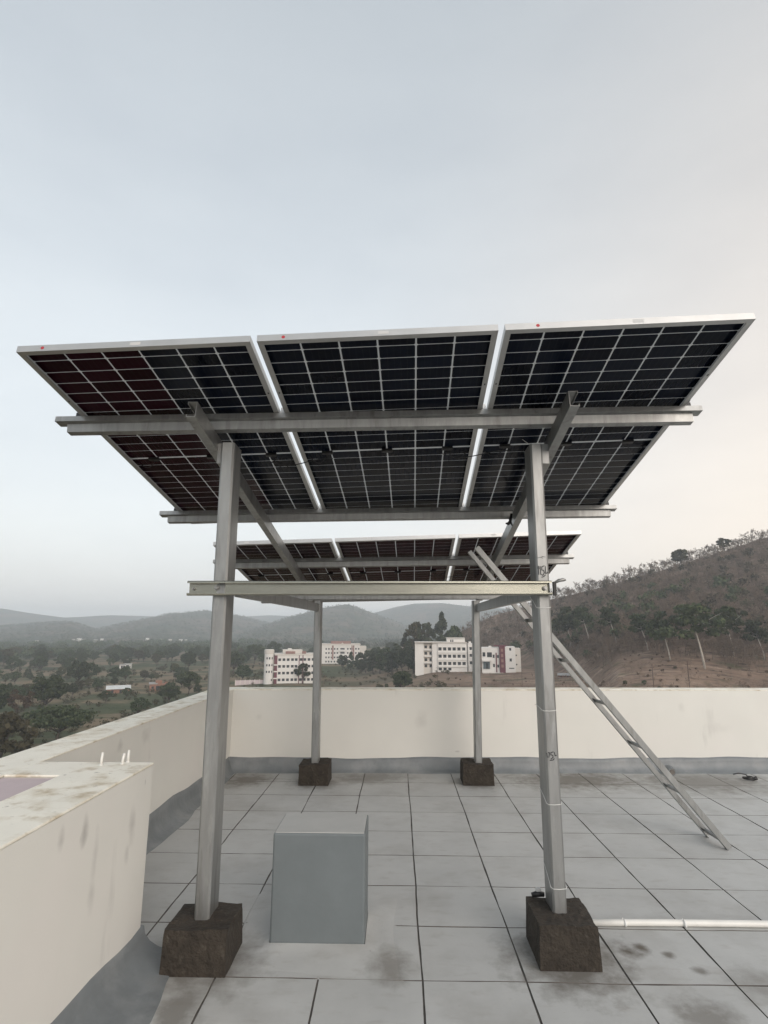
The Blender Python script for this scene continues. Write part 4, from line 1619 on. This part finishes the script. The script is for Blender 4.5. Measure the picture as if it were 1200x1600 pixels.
# the dry wood on the slope: one mass nobody could count
def wood(name, n, label, rows, protos, seed, smin, smax, m_, green=False):
    rg = np.random.default_rng(seed)
    out = []
    cnt = 0
    px = rg.uniform(690, 1420, n)
    rr = rg.uniform(rows[0], rows[1], n)
    a = np.interp(px, PXT, AZT)
    X, Y = rr*np.sin(a), rr*np.cos(a)
    Z = terrain(X, Y)
    base = interp(px, PLX, PLZ)
    keep = (Z > base+2.0+rg.uniform(0, 3, n)) & (rr < 430*(1+0.06*np.sin(px/90.0))*0.99)
    for x, y, z in zip(X[keep], Y[keep], Z[keep]):
        T = protos[rg.integers(len(protos))]
        an = rg.uniform(0, 6.28)
        s = rg.uniform(smin, smax)
        c, sn = math.cos(an)*s, math.sin(an)*s
        R = np.array([[c, sn, 0], [-sn, c, 0], [0, 0, s]])
        out.append(T@R+np.array([x, y, z-0.2]))
    T = np.concatenate(out)
    if T.shape[1] == 3:
        me = np_mesh(name, T.reshape(-1, 3), np.arange(T.shape[0]*3).reshape(-1, 3))
    else:
        me = np_mesh(name, T.reshape(-1, 3), np.arange(T.shape[0]*4).reshape(-1, 4))
    o = link(name, me, m_)
    tag(o, label, 'woodland', kind='stuff')
SMALL = [bare_arrays(180+k, 130)[::2] for k in range(5)]
wood('dry_wood', 7000, 'leafless brown wood covering the hillside on the right', (205, 456), SMALL, 5, 0.55, 1.05, LEAF['twig'])
def bush_quads(seed, n=60):
    rg = np.random.default_rng(seed)
    d = rg.normal(0, 1, (n, 3))
    d /= np.linalg.norm(d, axis=1)[:, None]
    P = d*rg.uniform(0.3, 1, (n, 1))*np.array([2.2, 2.2, 1.7])+np.array([0, 0, 3.4])
    a = rg.normal(0, 1, (n, 3))
    a /= np.linalg.norm(a, axis=1)[:, None]
    b = np.cross(a, d+0.01)
    b /= np.linalg.norm(b, axis=1)[:, None]+1e-9
    s = rg.uniform(0.25, 0.55, (n, 1))
    return np.stack([P-a*s, P-b*s, P+a*s, P+b*s], 1)
wood('evergreen_wood', 300, 'scattered dull green trees mixed into the brown hillside wood', (230, 400), [bush_quads(300+k) for k in range(5)], 6, 0.7, 1.5, LEAF['olive'])
wood('green_wood', 120, 'darker green trees low on the hillside behind the pale trunks', (225, 330), [bush_quads(320+k, 90) for k in range(5)], 8, 0.9, 1.7, LEAF['green'])

# belts of trees across the valley floor
def belt(n, px0, px1, r0, r1, label, group, hs=(5, 9), seed=1, kinds=('dark', 'green', 'dark', 'olive'), cat='tree', name='tree'):
    rr = random.Random(seed)
    for k in range(n):
        px = rr.uniform(px0, px1)
        r = r0*(r1/r0)**rr.random()
        tree('%s%d' % (kinds[k % len(kinds)], rr.randrange(3)), px, r, rr.uniform(*hs), label, group, sx=rr.uniform(0.8, 1.2), rz=rr.uniform(0, 6.28), name=name)['category'] = cat
belt(95, -40, 420, 400, 620, 'distant tree in the hazy belt across the valley on the left', 'valley tree belt', (7, 13), 3)
belt(52, -40, 330, 250, 400, 'middle-distance tree on the left fields', 'field trees', (3.5, 7), 4)
belt(30, 330, 660, 460, 800, 'distant tree behind the white buildings', 'trees behind the buildings', (6, 11), 5)
belt(24, 330, 660, 175, 245, 'low shrub on the bare ground between far parapet and buildings', 'shrubs before the buildings', (1.5, 3.4), 6, ('olive', 'green', 'olive', 'dark'), 'shrub', 'shrub')
belt(26, 660, 1260, 140, 190, 'low dry shrub on the brown earth at the hill foot', 'shrubs at the hill foot', (0.8, 2.0), 7, ('olive', 'olive', 'green', 'olive'), 'shrub', 'shrub')
def valley_wood():
    rg = np.random.default_rng(19)
    out = []
    n = 420
    px = rg.uniform(-150, 420, n)
    rr = 560*(1000/560)**rg.random(n)
    a = np.interp(px, PXT, AZT)
    X, Y = rr*np.sin(a), rr*np.cos(a)
    Z = terrain(X, Y)
    Qs = [bush_quads(430+k, 150) for k in range(5)]
    for k, (x, y, z) in enumerate(zip(X, Y, Z)):
        s = rg.uniform(1.4, 2.7)
        out.append(Qs[k % 5]*np.array([s*1.15, s*1.15, s])+np.array([x, y, z-1.2*s]))
    T = np.concatenate(out)
    me = np_mesh('valley_wood', T.reshape(-1, 3), np.arange(T.shape[0]*4).reshape(-1, 4))
    o = link('valley_wood', me, LEAF['green'])
    tag(o, 'continuous dark wood far across the valley floor on the left', 'woodland', kind='stuff')
valley_wood()
def scatter(name, n, px0, px1, r0, r1, protos, smin, smax, m_, label, seed, drop=0.0):
    rg = np.random.default_rng(seed)
    px = rg.uniform(px0, px1, n)
    rr = r0*(r1/r0)**rg.random(n)
    a = np.interp(px, PXT, AZT)
    X, Y = rr*np.sin(a), rr*np.cos(a)
    dens = wob(X, Y, 28.0)
    keep = dens > rg.uniform(-0.7, 0.5, n)
    X, Y = X[keep], Y[keep]
    Z = terrain(X, Y)
    out = []
    for x, y, z in zip(X, Y, Z):
        an, s = rg.uniform(0, 6.28), rg.uniform(smin, smax)
        c, sn = math.cos(an)*s, math.sin(an)*s
        Rm = np.array([[c, sn, 0], [-sn, c, 0], [0, 0, s]])
        out.append(protos[rg.integers(len(protos))]@Rm+np.array([x, y, z-drop*s]))
    T = np.concatenate(out)
    k = T.shape[1]
    me = np_mesh(name, T.reshape(-1, 3), np.arange(T.shape[0]*k).reshape(-1, k))
    tag(link(name, me, m_), label, 'scrub', kind='stuff')
BQ = [bush_quads(500+k, 40) for k in range(5)]
scatter('field_scrub', 1500, -120, 420, 110, 520, BQ, 0.25, 0.75, LEAF['olive'], 'low scrub and hedges over the fields on the left', 31, 2.2)
scatter('plain_scrub', 900, 330, 700, 150, 420, BQ, 0.2, 0.6, LEAF['olive'], 'low dry scrub on the ground around the white buildings', 32, 2.2)
TW = [bare_arrays(600+k, 90)[::3] for k in range(4)]
scatter('foot_scrub', 900, 760, 1300, 135, 230, TW, 0.14, 0.42, LEAF['twig'], 'dry leafless brushwood on the brown earth at the hill foot', 33, 0.5)
scatter('foot_bushes', 260, 700, 1300, 135, 230, BQ, 0.12, 0.35, LEAF['russet'], 'dry rusty bushes on the brown earth at the hill foot', 34, 2.2)
def far_scrub():
    rg = np.random.default_rng(9)
    Q = bush_quads(400, 16)
    out = []
    n = 9000
    px = rg.uniform(-150, 760, n)
    rr = 700*(2400/700)**rg.random(n)
    a = np.interp(px, PXT, AZT)
    X, Y = rr*np.sin(a), rr*np.cos(a)
    Z = terrain(X, Y)
    for x, y, z in zip(X, Y, Z):
        s = rg.uniform(0.9, 2.2)
        out.append(Q*np.array([s*1.3, s*1.3, s])+np.array([x, y, z-2.0*s]))
    T = np.concatenate(out)
    me = np_mesh('far_scrub', T.reshape(-1, 3), np.arange(T.shape[0]*4).reshape(-1, 4))
    o = link('far_scrub', me, LEAF['dark'])
    tag(o, 'hazy scrub and trees far across the valley up to the blue hills', 'woodland', kind='stuff')
far_scrub()
# bare reddish tree before the left building
p = ground_pt(507, 262)
o = empty('bare_tree', (p[0], p[1], p[2]-0.2), 0.4)
o.scale = (1.0, 1.0, 1.05)
c = bpy.data.objects.new('branches', BARE_ME[2])
COL.objects.link(c)
c.parent = o
tag(o, 'leafless reddish tree right of the left white building', 'tree')

# ------------------------------------------------------------------ buildings beyond the roof
M['b_white'] = mat('building_white', (0.66, 0.635, 0.60), 0.85, noise=(0.3, 0.05))
M['b_cream'] = mat('building_cream', (0.58, 0.54, 0.49), 0.85, noise=(0.3, 0.05))
M['b_maroon'] = mat('building_maroon', (0.12, 0.030, 0.042), 0.7, noise=(0.5, 0.1))
M['b_red'] = mat('building_terracotta', (0.26, 0.15, 0.13), 0.8, noise=(0.5, 0.1))
M['b_glass'] = mat('window_glass', (0.030, 0.034, 0.038), 0.25)
M['b_greyglass'] = mat('entrance_glass', (0.10, 0.13, 0.14), 0.25)
M['b_grey'] = mat('building_grey', (0.30, 0.29, 0.28), 0.85, noise=(0.5, 0.1))
M['b_brick'] = mat('bare_brick', (0.24, 0.12, 0.08), 0.9, noise=(1.5, 0.2))
M['tin'] = mat('tin_sheet', (0.55, 0.55, 0.53), 0.5, noise=(0.8, 0.12))
M['pole'] = mat('pole_rust', (0.10, 0.07, 0.055), 0.8)

class Bld:
    """local frame: x to the right across the view, y away, z up from the base row"""
    def __init__(self, name, px0, row_base, r, label, turn=0.0, cat='building', group=None):
        a = az_px(px0)
        self.px0, self.r, self.row = px0, r, row_base
        z = CAM_H+(981.2-row_base)*0.001098*r
        self.root = empty(name, (r*math.sin(a), r*math.cos(a), z), -a+turn)
        tag(self.root, label, cat, group)
        self.m = m_px(r)*0.985
    def X(self, px):
        return (px-self.px0)*self.m
    def Z(self, row):
        return (self.row-row)*self.m
    def block(self, name, pxa, pxb, rowt, rowb, depth, m_, y0=0.0, foot=3.0):
        b = MB().box(self.X(pxa), self.X(pxb), y0, y0+depth, self.Z(rowb)-foot, self.Z(rowt))
        return b.build(name, m_, self.root)
    def slab(self, name, pxa, pxb, rowt, rowb, y0, y1, m_, parent=None):
        b = MB().box(self.X(pxa), self.X(pxb), y0, y1, self.Z(rowb), self.Z(rowt))
        return b.build(name, m_, parent or self.root)
    def facade(self, pxa, pxb, rowt, rowb, wins, depth, m_, y0=0.0, name='wall', foot=3.0, win_m=None, ledge=True):
        """front wall with true openings; wins = list of (pxa, pxb, rowt, rowb)"""
        T = 0.35
        xs = sorted(set([pxa, pxb]+[w_[0] for w_ in wins]+[w_[1] for w_ in wins]))
        zs = sorted(set([rowt, rowb]+[w_[2] for w_ in wins]+[w_[3] for w_ in wins]))
        b = MB()
        for i in range(len(zs)-1):
            run = None
            for j in range(len(xs)-1):
                mx_, mz_ = (xs[j]+xs[j+1])/2, (zs[i]+zs[i+1])/2
                hole = any(w_[0] < mx_ < w_[1] and w_[2] < mz_ < w_[3] for w_ in wins)
                if not hole:
                    run = [xs[j], xs[j+1]] if run is None else [run[0], xs[j+1]]
                if (hole or j == len(xs)-2) and run is not None:
                    b.box(self.X(run[0]), self.X(run[1]), y0, y0+T, self.Z(zs[i+1])-(foot if i == len(zs)-2 else 0), self.Z(zs[i]))
                    run = None
        b.box(self.X(pxa), self.X(pxb), y0+T+0.02, y0+depth, self.Z(rowb)-foot, self.Z(rowt)-0.02)
        o = b.build(name, m_, self.root)
        for wa, wb, wt, wbm in wins:
            g = MB().box(self.X(wa)-0.05, self.X(wb)+0.05, y0+T-0.12, y0+T+0.01, self.Z(wbm)-0.05, self.Z(wt)+0.05)
            wo_ = g.build('window', win_m or M['b_glass'], self.root)
            if ledge:
                MB().box(self.X(wa)-0.15, self.X(wb)+0.15, y0-0.35, y0-0.002, self.Z(wt)+0.05, self.Z(wt)+0.17).build('sunshade', m_, wo_)
        return o

# left white building with the round tower
B1 = Bld('white_building', 415, 1065, 280, 'white building with a round tower at its left end and maroon strips', 0.0)
b = MB()
cx = B1.X(422.5)
rad = 7.3*B1.m
b.tube([(cx, rad, -3), (cx, rad, B1.Z(1020.5))], rad, 24)
b.build('tower', M['b_white'], B1.root)
b = MB()
b.tube([(cx, rad, B1.Z(1020.5)), (cx, rad, B1.Z(1019)), (cx, rad, B1.Z(1014.5)), (cx, rad, B1.Z(1013.6))], [rad*1.02, rad*1.06, rad*1.06, rad*0.9], 24)
b.build('tower_cap', M['b_cream'], B1.root)
for row in (1027, 1037.5, 1047.5, 1060):
    for px in (419.5, 423.3, 427):
        if row == 1060 and px < 425:
            continue
        dx = B1.X(px)-cx
        yy = rad-math.sqrt(rad*rad-dx*dx)
        MB().box(B1.X(px)-0.33, B1.X(px)+0.33, yy-0.10, yy+0.45, B1.Z(row+1.6), B1.Z(row-1.6)).build('window', M['b_glass'], B1.root)
wins = [(px, px+4.2, row-2, row+2) for row in (1029.5, 1039.8, 1050, 1060.2) for px in (437, 443.6, 450.2, 457, 462.8, 470.5, 476.5, 483, 489.5, 496)]
B1.facade(435, 503, 1023, 1065, wins, 12, M['b_white'], 1.2)
for pa, pb in ((431, 435.5), (469.0, 470.2), (474.8, 476.2)):
    B1.block('maroon_or_gap_strip', pa, pb, 1022.5, 1065, 0.9, M['b_maroon'], 0.9)
for row in (1034.8, 1045, 1055.3):
    B1.slab('floor_band', 430, 436, row+1.6, row+3.4, 0.5, 0.88, M['b_white'])
B1.slab('parapet', 431, 504, 1020.5, 1023, 0.9, 13.4, M['b_cream'])
B1.slab('roof_room', 444, 475, 1014.5, 1020.4, 4, 11, M['b_cream'])
B1.slab('roof_trim', 448, 463, 1016.6, 1020.45, 0.7, 2.4, M['b_red'])
B1.slab('roof_trim', 474, 480, 1016.6, 1020.45, 0.7, 2.4, M['b_red'])
B1.slab('water_tank', 452, 458, 1012.6, 1014.45, 5, 8, M['b_white'])

# farther white building with a central pediment
B2 = Bld('white_building', 503, 1038, 430, 'farther white building with a reddish roof trim and a central balcony bay', 0.0)
wins = []
for row in (1013.3, 1019.7, 1026.5, 1033):
    wins += [(px, px+2.3, row-1.3, row+1.3) for px in (509.5, 513.8, 518.2, 523, 527.4, 544, 548.4, 552.6, 557, 561.5)]
    wins += [(533.2, 540, row-1.3, row+1.2)]
B2.facade(503, 565, 1007.5, 1038, wins, 14, M['b_white'], 0.0, foot=5)
B2.block('right_wing', 565.1, 575, 1009, 1038, 10, M['b_cream'], 1.0)
B2.slab('parapet', 502.5, 565.5, 1005.4, 1007.45, -0.4, 14.5, M['b_cream'])
for pa, pb in ((519.6, 522.4), (551.0, 552.2), (553, 555.5)):
    B2.slab('maroon_or_gap_strip', pa, pb, 1008, 1030, -0.3, -0.004, M['b_red'])
B2.slab('roof_trim', 518, 550, 1001.2, 1005.35, 1.0, 8.0, M['b_red'])
b = MB()
b.add([(B2.X(532), -0.6, B2.Z(1007.4)), (B2.X(541), -0.6, B2.Z(1007.4)), (B2.X(536.5), -0.6, B2.Z(1003.5)), (B2.X(532), 1.0, B2.Z(1007.4)), (B2.X(541), 1.0, B2.Z(1007.4)), (B2.X(536.5), 1.0, B2.Z(1003.5))],
      [(0, 1, 2), (5, 4, 3), (0, 3, 4, 1), (1, 4, 5, 2), (2, 5, 3, 0)])
b.build('pediment', M['b_cream'], B2.root)
for row in (1016.4, 1023, 1029.6):
    B2.slab('balcony', 532, 541, row-1.2, row+0.6, -1.4, -0.3, M['b_white'])

# flat-roofed white building
B3 = Bld('white_building', 648, 1050, 256, 'long flat-roofed white building with a cabin on its roof', 0.0)
B3.block('end_wall', 648, 662, 1003, 1048, 12, M['b_white'], 0.0)
wins = []
for row in (1010, 1020, 1030, 1039.5):
    wins += [(663.2, 667.6, row-2.2, row+2.2), (671.2, 674.6, row-2.2, row+2.2)]
B3.facade(662.1, 675.4, 1003.2, 1048, wins, 10, M['b_cream'], 1.5)
for row in (1015, 1025, 1035):
    B3.slab('balcony', 662.4, 675, row-1.4, row+0.4, 0.35, 1.48, M['b_white'])
B3.block('stair_wall', 675.5, 684.3, 1003, 1050, 12, M['b_white'], 0.0)
wins = []
for row, c_ in ((1012.8, 6), (1024, 6), (1035.2, 6), (1044, 3)):
    wins += [(685.5+i*7.55, 690.5+i*7.55, row-2.4, row+2.4 if c_ == 6 else row+1.7) for i in range(c_)]
B3.facade(684.4, 730.3, 1003, 1050, wins, 12, M['b_white'], -0.4)
for row in (1018.2, 1029.4, 1040):
    B3.slab('floor_band', 684.6, 730.1, row-0.5, row+0.6, -0.75, -0.404, M['b_white'])
B3.block('maroon_or_gap_strip', 730.5, 732.4, 1003.5, 1046, 8, M['b_grey'], 0.6)  # grey strip coloured in for the dark gap between the wings
wins = [(735, 738.8, row-2.2, row+2.2) for row in (1012, 1022.5, 1034)] + [(740.5, 744, row-2.2, row+2.2) for row in (1012, 1022.5, 1034)]
B3.facade(732.6, 751, 1004.5, 1048, wins, 11, M['b_white'], 0.0)
B3.slab('roof_slab', 647.4, 731, 1002.1, 1003, -0.9, 12.6, M['b_cream'])
B3.slab('roof_cabin', 700, 729, 996.2, 1002.05, 3, 9, M['b_white'])
B3.slab('cabin_roof', 699, 729.6, 995.4, 996.15, 2.5, 9.5, M['b_cream'])
for px in (705.5, 708.6):
    B3.slab('cabin_door', px, px+1.7, 998.5, 1002.05, 2.85, 2.995, M['b_glass'])
B3.slab('roof_tank', 735.4, 739, 1001.4, 1004.4, 4, 6, M['b_white'])

# lower white block with the maroon column
B4 = Bld('white_building', 751, 1049, 250, 'lower white building with a maroon column and a grey glass entrance', 0.0)
wins = [(752.6, 757, 1017.5, 1024), (759.6, 767.2, 1017.5, 1025), (768.3, 771.2, 1021, 1026), (768.3, 771.2, 1035, 1040), (774.9, 777.8, 1021.5, 1026), (774.9, 777.8, 1036, 1040.5)]
B4.facade(751.2, 778.6, 1010.4, 1048, wins, 12, M['b_white'], 0.0, ledge=False)
B4.slab('entrance', 753.5, 763.6, 1031.4, 1042.6, -0.35, -0.005, M['b_greyglass'])
B4.slab('entrance_door', 757.4, 761, 1034, 1042.6, -0.42, -0.355, M['b_glass'])
B4.slab('canopy', 752, 766, 1029.4, 1031.2, -2.0, -0.004, M['b_white'])
B4.slab('maroon_or_gap_strip', 772.9, 774.6, 1018, 1047.6, -0.30, -0.004, M['b_maroon'])
B4.block('maroon_column', 778.9, 787.4, 1007.6, 1049.5, 6, M['b_maroon'], -0.9)
for row in (1014, 1022, 1030, 1038):
    B4.slab('louvre', 781, 784.6, row-2.2, row+2.2, -1.1, -0.905, M['b_red'])
wins = [(794, 797.2, 1010.5, 1014.5), (794, 797.4, 1026.4, 1031), (792.8, 800.6, 1040.5, 1042)]
B4.facade(787.6, 803, 1008.8, 1050, wins, 12, M['b_white'], -0.9, ledge=False)
wins = [(803.8, 805.8, 1020.6, 1023), (803.8, 805.8, 1034.6, 1037)]
B4.facade(803.2, 811.4, 1011.2, 1047, wins, 10, M['b_cream'], 0.6, ledge=False)
B4.slab('plinth', 752, 829, 1048.1, 1049.6, -3.0, 2, M['b_cream'])
B4.slab('roof_trim', 771, 790, 1006.8, 1008.4, 2, 7, M['b_maroon'])
B4.slab('roof_tank', 762.6, 766.8, 1008, 1010.35, 4, 6, M['b_white'])

# small far things
def shed(px0, px1, row, rowt, r, depth, wall_m, roof_m, label, pitch=0.25, name='shed', door=True):
    Bq = Bld(name, px0, row, r, label, cat='shed')
    Bq.block('wall', px0, px1, rowt+(row-rowt)*0.35, row, depth, wall_m, 0.0)
    x0, x1 = Bq.X(px0)-0.3, Bq.X(px1)+0.3
    za, zb = Bq.Z(rowt+(row-rowt)*0.33), Bq.Z(rowt)
    b = MB()
    b.add([(x0, -0.5, za), (x1, -0.5, za), (x1, depth+0.4, zb), (x0, depth+0.4, zb), (x0, -0.5, za-0.1), (x1, -0.5, za-0.1), (x1, depth+0.4, zb-0.1), (x0, depth+0.4, zb-0.1)],
          [(0, 1, 2, 3), (7, 6, 5, 4), (0, 4, 5, 1), (1, 5, 6, 2), (2, 6, 7, 3), (3, 7, 4, 0)])
    b.build('roof', roof_m, Bq.root)
    if door:
        w_ = (px1-px0)
        for q in (0.2, 0.55, 0.8):
            Bq.slab('opening', px0+w_*q, px0+w_*(q+0.1), row-(row-rowt)*0.5, row, -0.06, -0.004, M['b_glass'])
    return Bq
r_s = r_for_row(190, 1073)
shed(176, 207, 1073, 1063.5, r_s, 6, M['b_brick'], M['tin'], 'long low shed with a pale tin roof in the brown field')
r_s = r_for_row(252, 1072)
hb = Bld('brick_house', 240, 1072, r_s, 'half-built brick house with open window holes left of the front left post', cat='house')
hb.facade(241, 268, 1062, 1072, [(244, 247, 1065, 1069), (250, 255, 1064.5, 1071), (259, 263, 1065, 1069)], 6, M['b_brick'], ledge=False)
hb.slab('upper_wall', 249, 258, 1057, 1061.9, 1.0, 4.0, M['b_brick'])
hb.slab('roof_slab', 240, 252, 1060.6, 1061.95, -0.3, 6.3, M['b_grey'])
hb.slab('wall_stub', 262, 266, 1059, 1061.9, 0, 0.4, M['b_brick'])
r_s = r_for_row(395, 1066)
bw = Bld('boundary_wall', 372, 1067, r_s, 'low pinkish boundary wall left of the round-towered building', cat='wall')
for k in range(6):
    bw.slab('wall_panel', 372+k*7.3, 372+k*7.3+7.0, 1059.5, 1067, 0, 0.25, M['b_pink'] if 'b_pink' in M else M['ledge'])
    bw.slab('pier', 371.7+k*7.3, 372.7+k*7.3, 1058.6, 1067.5, -0.1, 0.35, M['b_cream'])
r_s = r_for_row(872, 1053)
shed(868, 884, 1054, 1048, r_s, 4, M['b_brick'], M['b_grey'], 'small grey shed seen through the ladder below the hill', name='shed')
r_s = r_for_row(1192, 1074)
shed(1180, 1215, 1076, 1059, r_s, 4, M['b_grey'], M['tin'], 'dark hut cut by the right edge of the picture', name='hut')
Bq = Bld('water_tank', 1195, 1059, r_s, 'white tank standing on the hut at the right edge', cat='tank')
b = MB()
b.tube([(Bq.X(1199), 1.5, 0), (Bq.X(1199), 1.5, 0.9), (Bq.X(1199), 1.5, 1.1), (Bq.X(1199), 1.5, 1.25)], [0.7, 0.72, 0.55, 0.2], 16)
b.build('tank_body', M['b_white'], Bq.root, smooth=True)
MB().box(Bq.X(1199)-0.8, Bq.X(1199)+0.8, 0.7, 2.3, -0.6, -0.005).build('stand', M['b_grey'], Bq.root)

for px, row, hp, lab in ((1013, 1066, 35, 'thin rusty utility pole on the brown earth, left of two'), (1068, 1068, 42, 'thin rusty utility pole on the brown earth, right of two')):
    r = r_for_row(px, row)
    p = ground_pt(px, r)
    h = hp*m_px(r)
    o = empty('utility_pole', (p[0], p[1], p[2]))
    b = MB()
    b.tube([(0, 0, -0.5), (0.05, 0, h)], [0.13, 0.09], 8)
    b.build('pole', M['pole'], o)
    MB().box(-0.55, 0.6, -0.05, 0.05, h-0.9, h-0.78).build('crossarm', M['pole'], o)
    MB().box(-0.3, 0.35, -0.05, 0.05, h-0.25, h-0.15).build('crossarm', M['pole'], o)
    tag(o, lab, 'pole', 'utility poles')
for px, row, hp in ((602, 1074, 30), (682, 1062, 20), (812, 1066, 26)):
    r = r_for_row(px, row)
    p = ground_pt(px, r)
    o = empty('lamp_post', (p[0], p[1], p[2]))
    h = hp*m_px(r)
    b = MB()
    b.tube([(0, 0, -0.5), (0, 0, h)], [0.08, 0.05], 6)
    b.build('pole', M['pole'], o)
    MB().box(-0.5, 0.05, -0.06, 0.06, h-0.05, h+0.05).build('lamp_head', M['b_grey'], o)
    tag(o, {602: 'thin dark pole in front of the grove of trees', 682: 'thin pole in front of the flat-roofed building', 812: 'thin pole right of the lower white building'}[px], 'pole')

# far village: pale houses at the foot of the blue hills
for k, (px, row) in enumerate(((118, 1003), (125, 1002.5), (133, 1004), (151, 1002), (161, 1005), (255, 1006), (268, 1005), (283, 1002.5), (292, 1006), (306, 1008), (197, 1041), (203, 1040), (60, 1006), (232, 1008))):
    r = 330 if row > 1030 else 1150
    r = r if row <= 1030 else r_for_row(px, row)
    p = ground_pt(px, r)
    o = empty('house', (p[0], p[1], p[2]), -az_px(px)+random.uniform(-.3, .3))
    s = random.uniform(0.5, 0.9) if row < 1030 else 0.45
    hgt = random.uniform(3.5, 5.5) if row < 1030 else 3.0
    MB().box(-4*s, 4*s, 0, 6, -3, hgt).build('wall', M['b_white'] if k % 3 else M['b_cream'], o)
    MB().box(-4.4*s, 4.4*s, -0.4, 6.4, hgt, hgt+0.4).build('roof', M['tin'] if k % 2 else M['b_grey'], o)
    for q in (-2.2, 0.8):
        MB().box(q*s, q*s+1.2, -0.05, -0.004, 1.0, 2.6).build('window', M['b_glass'], o)
    if row > 1030:
        tag(o, ['pale house half hidden among valley trees, left of two', 'pale house half hidden among valley trees, right of two'][k-10], 'house')
    else:
        tag(o, 'tiny pale house of the far village below the blue hills', 'house', 'far village')

# tell the trees of a row apart by their order
def ordinal(n):
    return '%d%s' % (n, 'th' if 10 <= n % 100 <= 20 else {1: 'st', 2: 'nd', 3: 'rd'}.get(n % 10, 'th'))
for grp in ('grove between the buildings', 'shrubs at the hill foot', 'shrubs before the buildings', 'trees behind the buildings', 'field trees'):
    row = sorted((o for o in bpy.data.objects if o.get('group') == grp), key=lambda o: math.atan2(o.location.x, o.location.y))
    for n, o in enumerate(row):
        o['label'] = o['label']+', '+ordinal(n+1)+' from the left'

# ------------------------------------------------------------------ haze: the air between here and the hills
hz = MB().box(-4650, 4650, -4650, 4650, -32, 128).build('haze', None)
hm = bpy.data.materials.new('haze')
hm.use_nodes = True
t = hm.node_tree
for n in list(t.nodes):
    if n.type != 'OUTPUT_MATERIAL':
        t.nodes.remove(n)
pv = t.nodes.new('ShaderNodeVolumePrincipled')
pv.inputs['Color'].default_value = (0.86, 0.935, 1.0, 1)
pv.inputs['Density'].default_value = 0.00040
pv.inputs['Anisotropy'].default_value = 0.0
t.links.new(pv.outputs[0], [n for n in t.nodes if n.type == 'OUTPUT_MATERIAL'][0].inputs['Volume'])
hz.data.materials.append(hm)
tag(hz, kind='stuff')
hz['label'] = 'pale haze filling the valley air'
hz['category'] = 'haze'
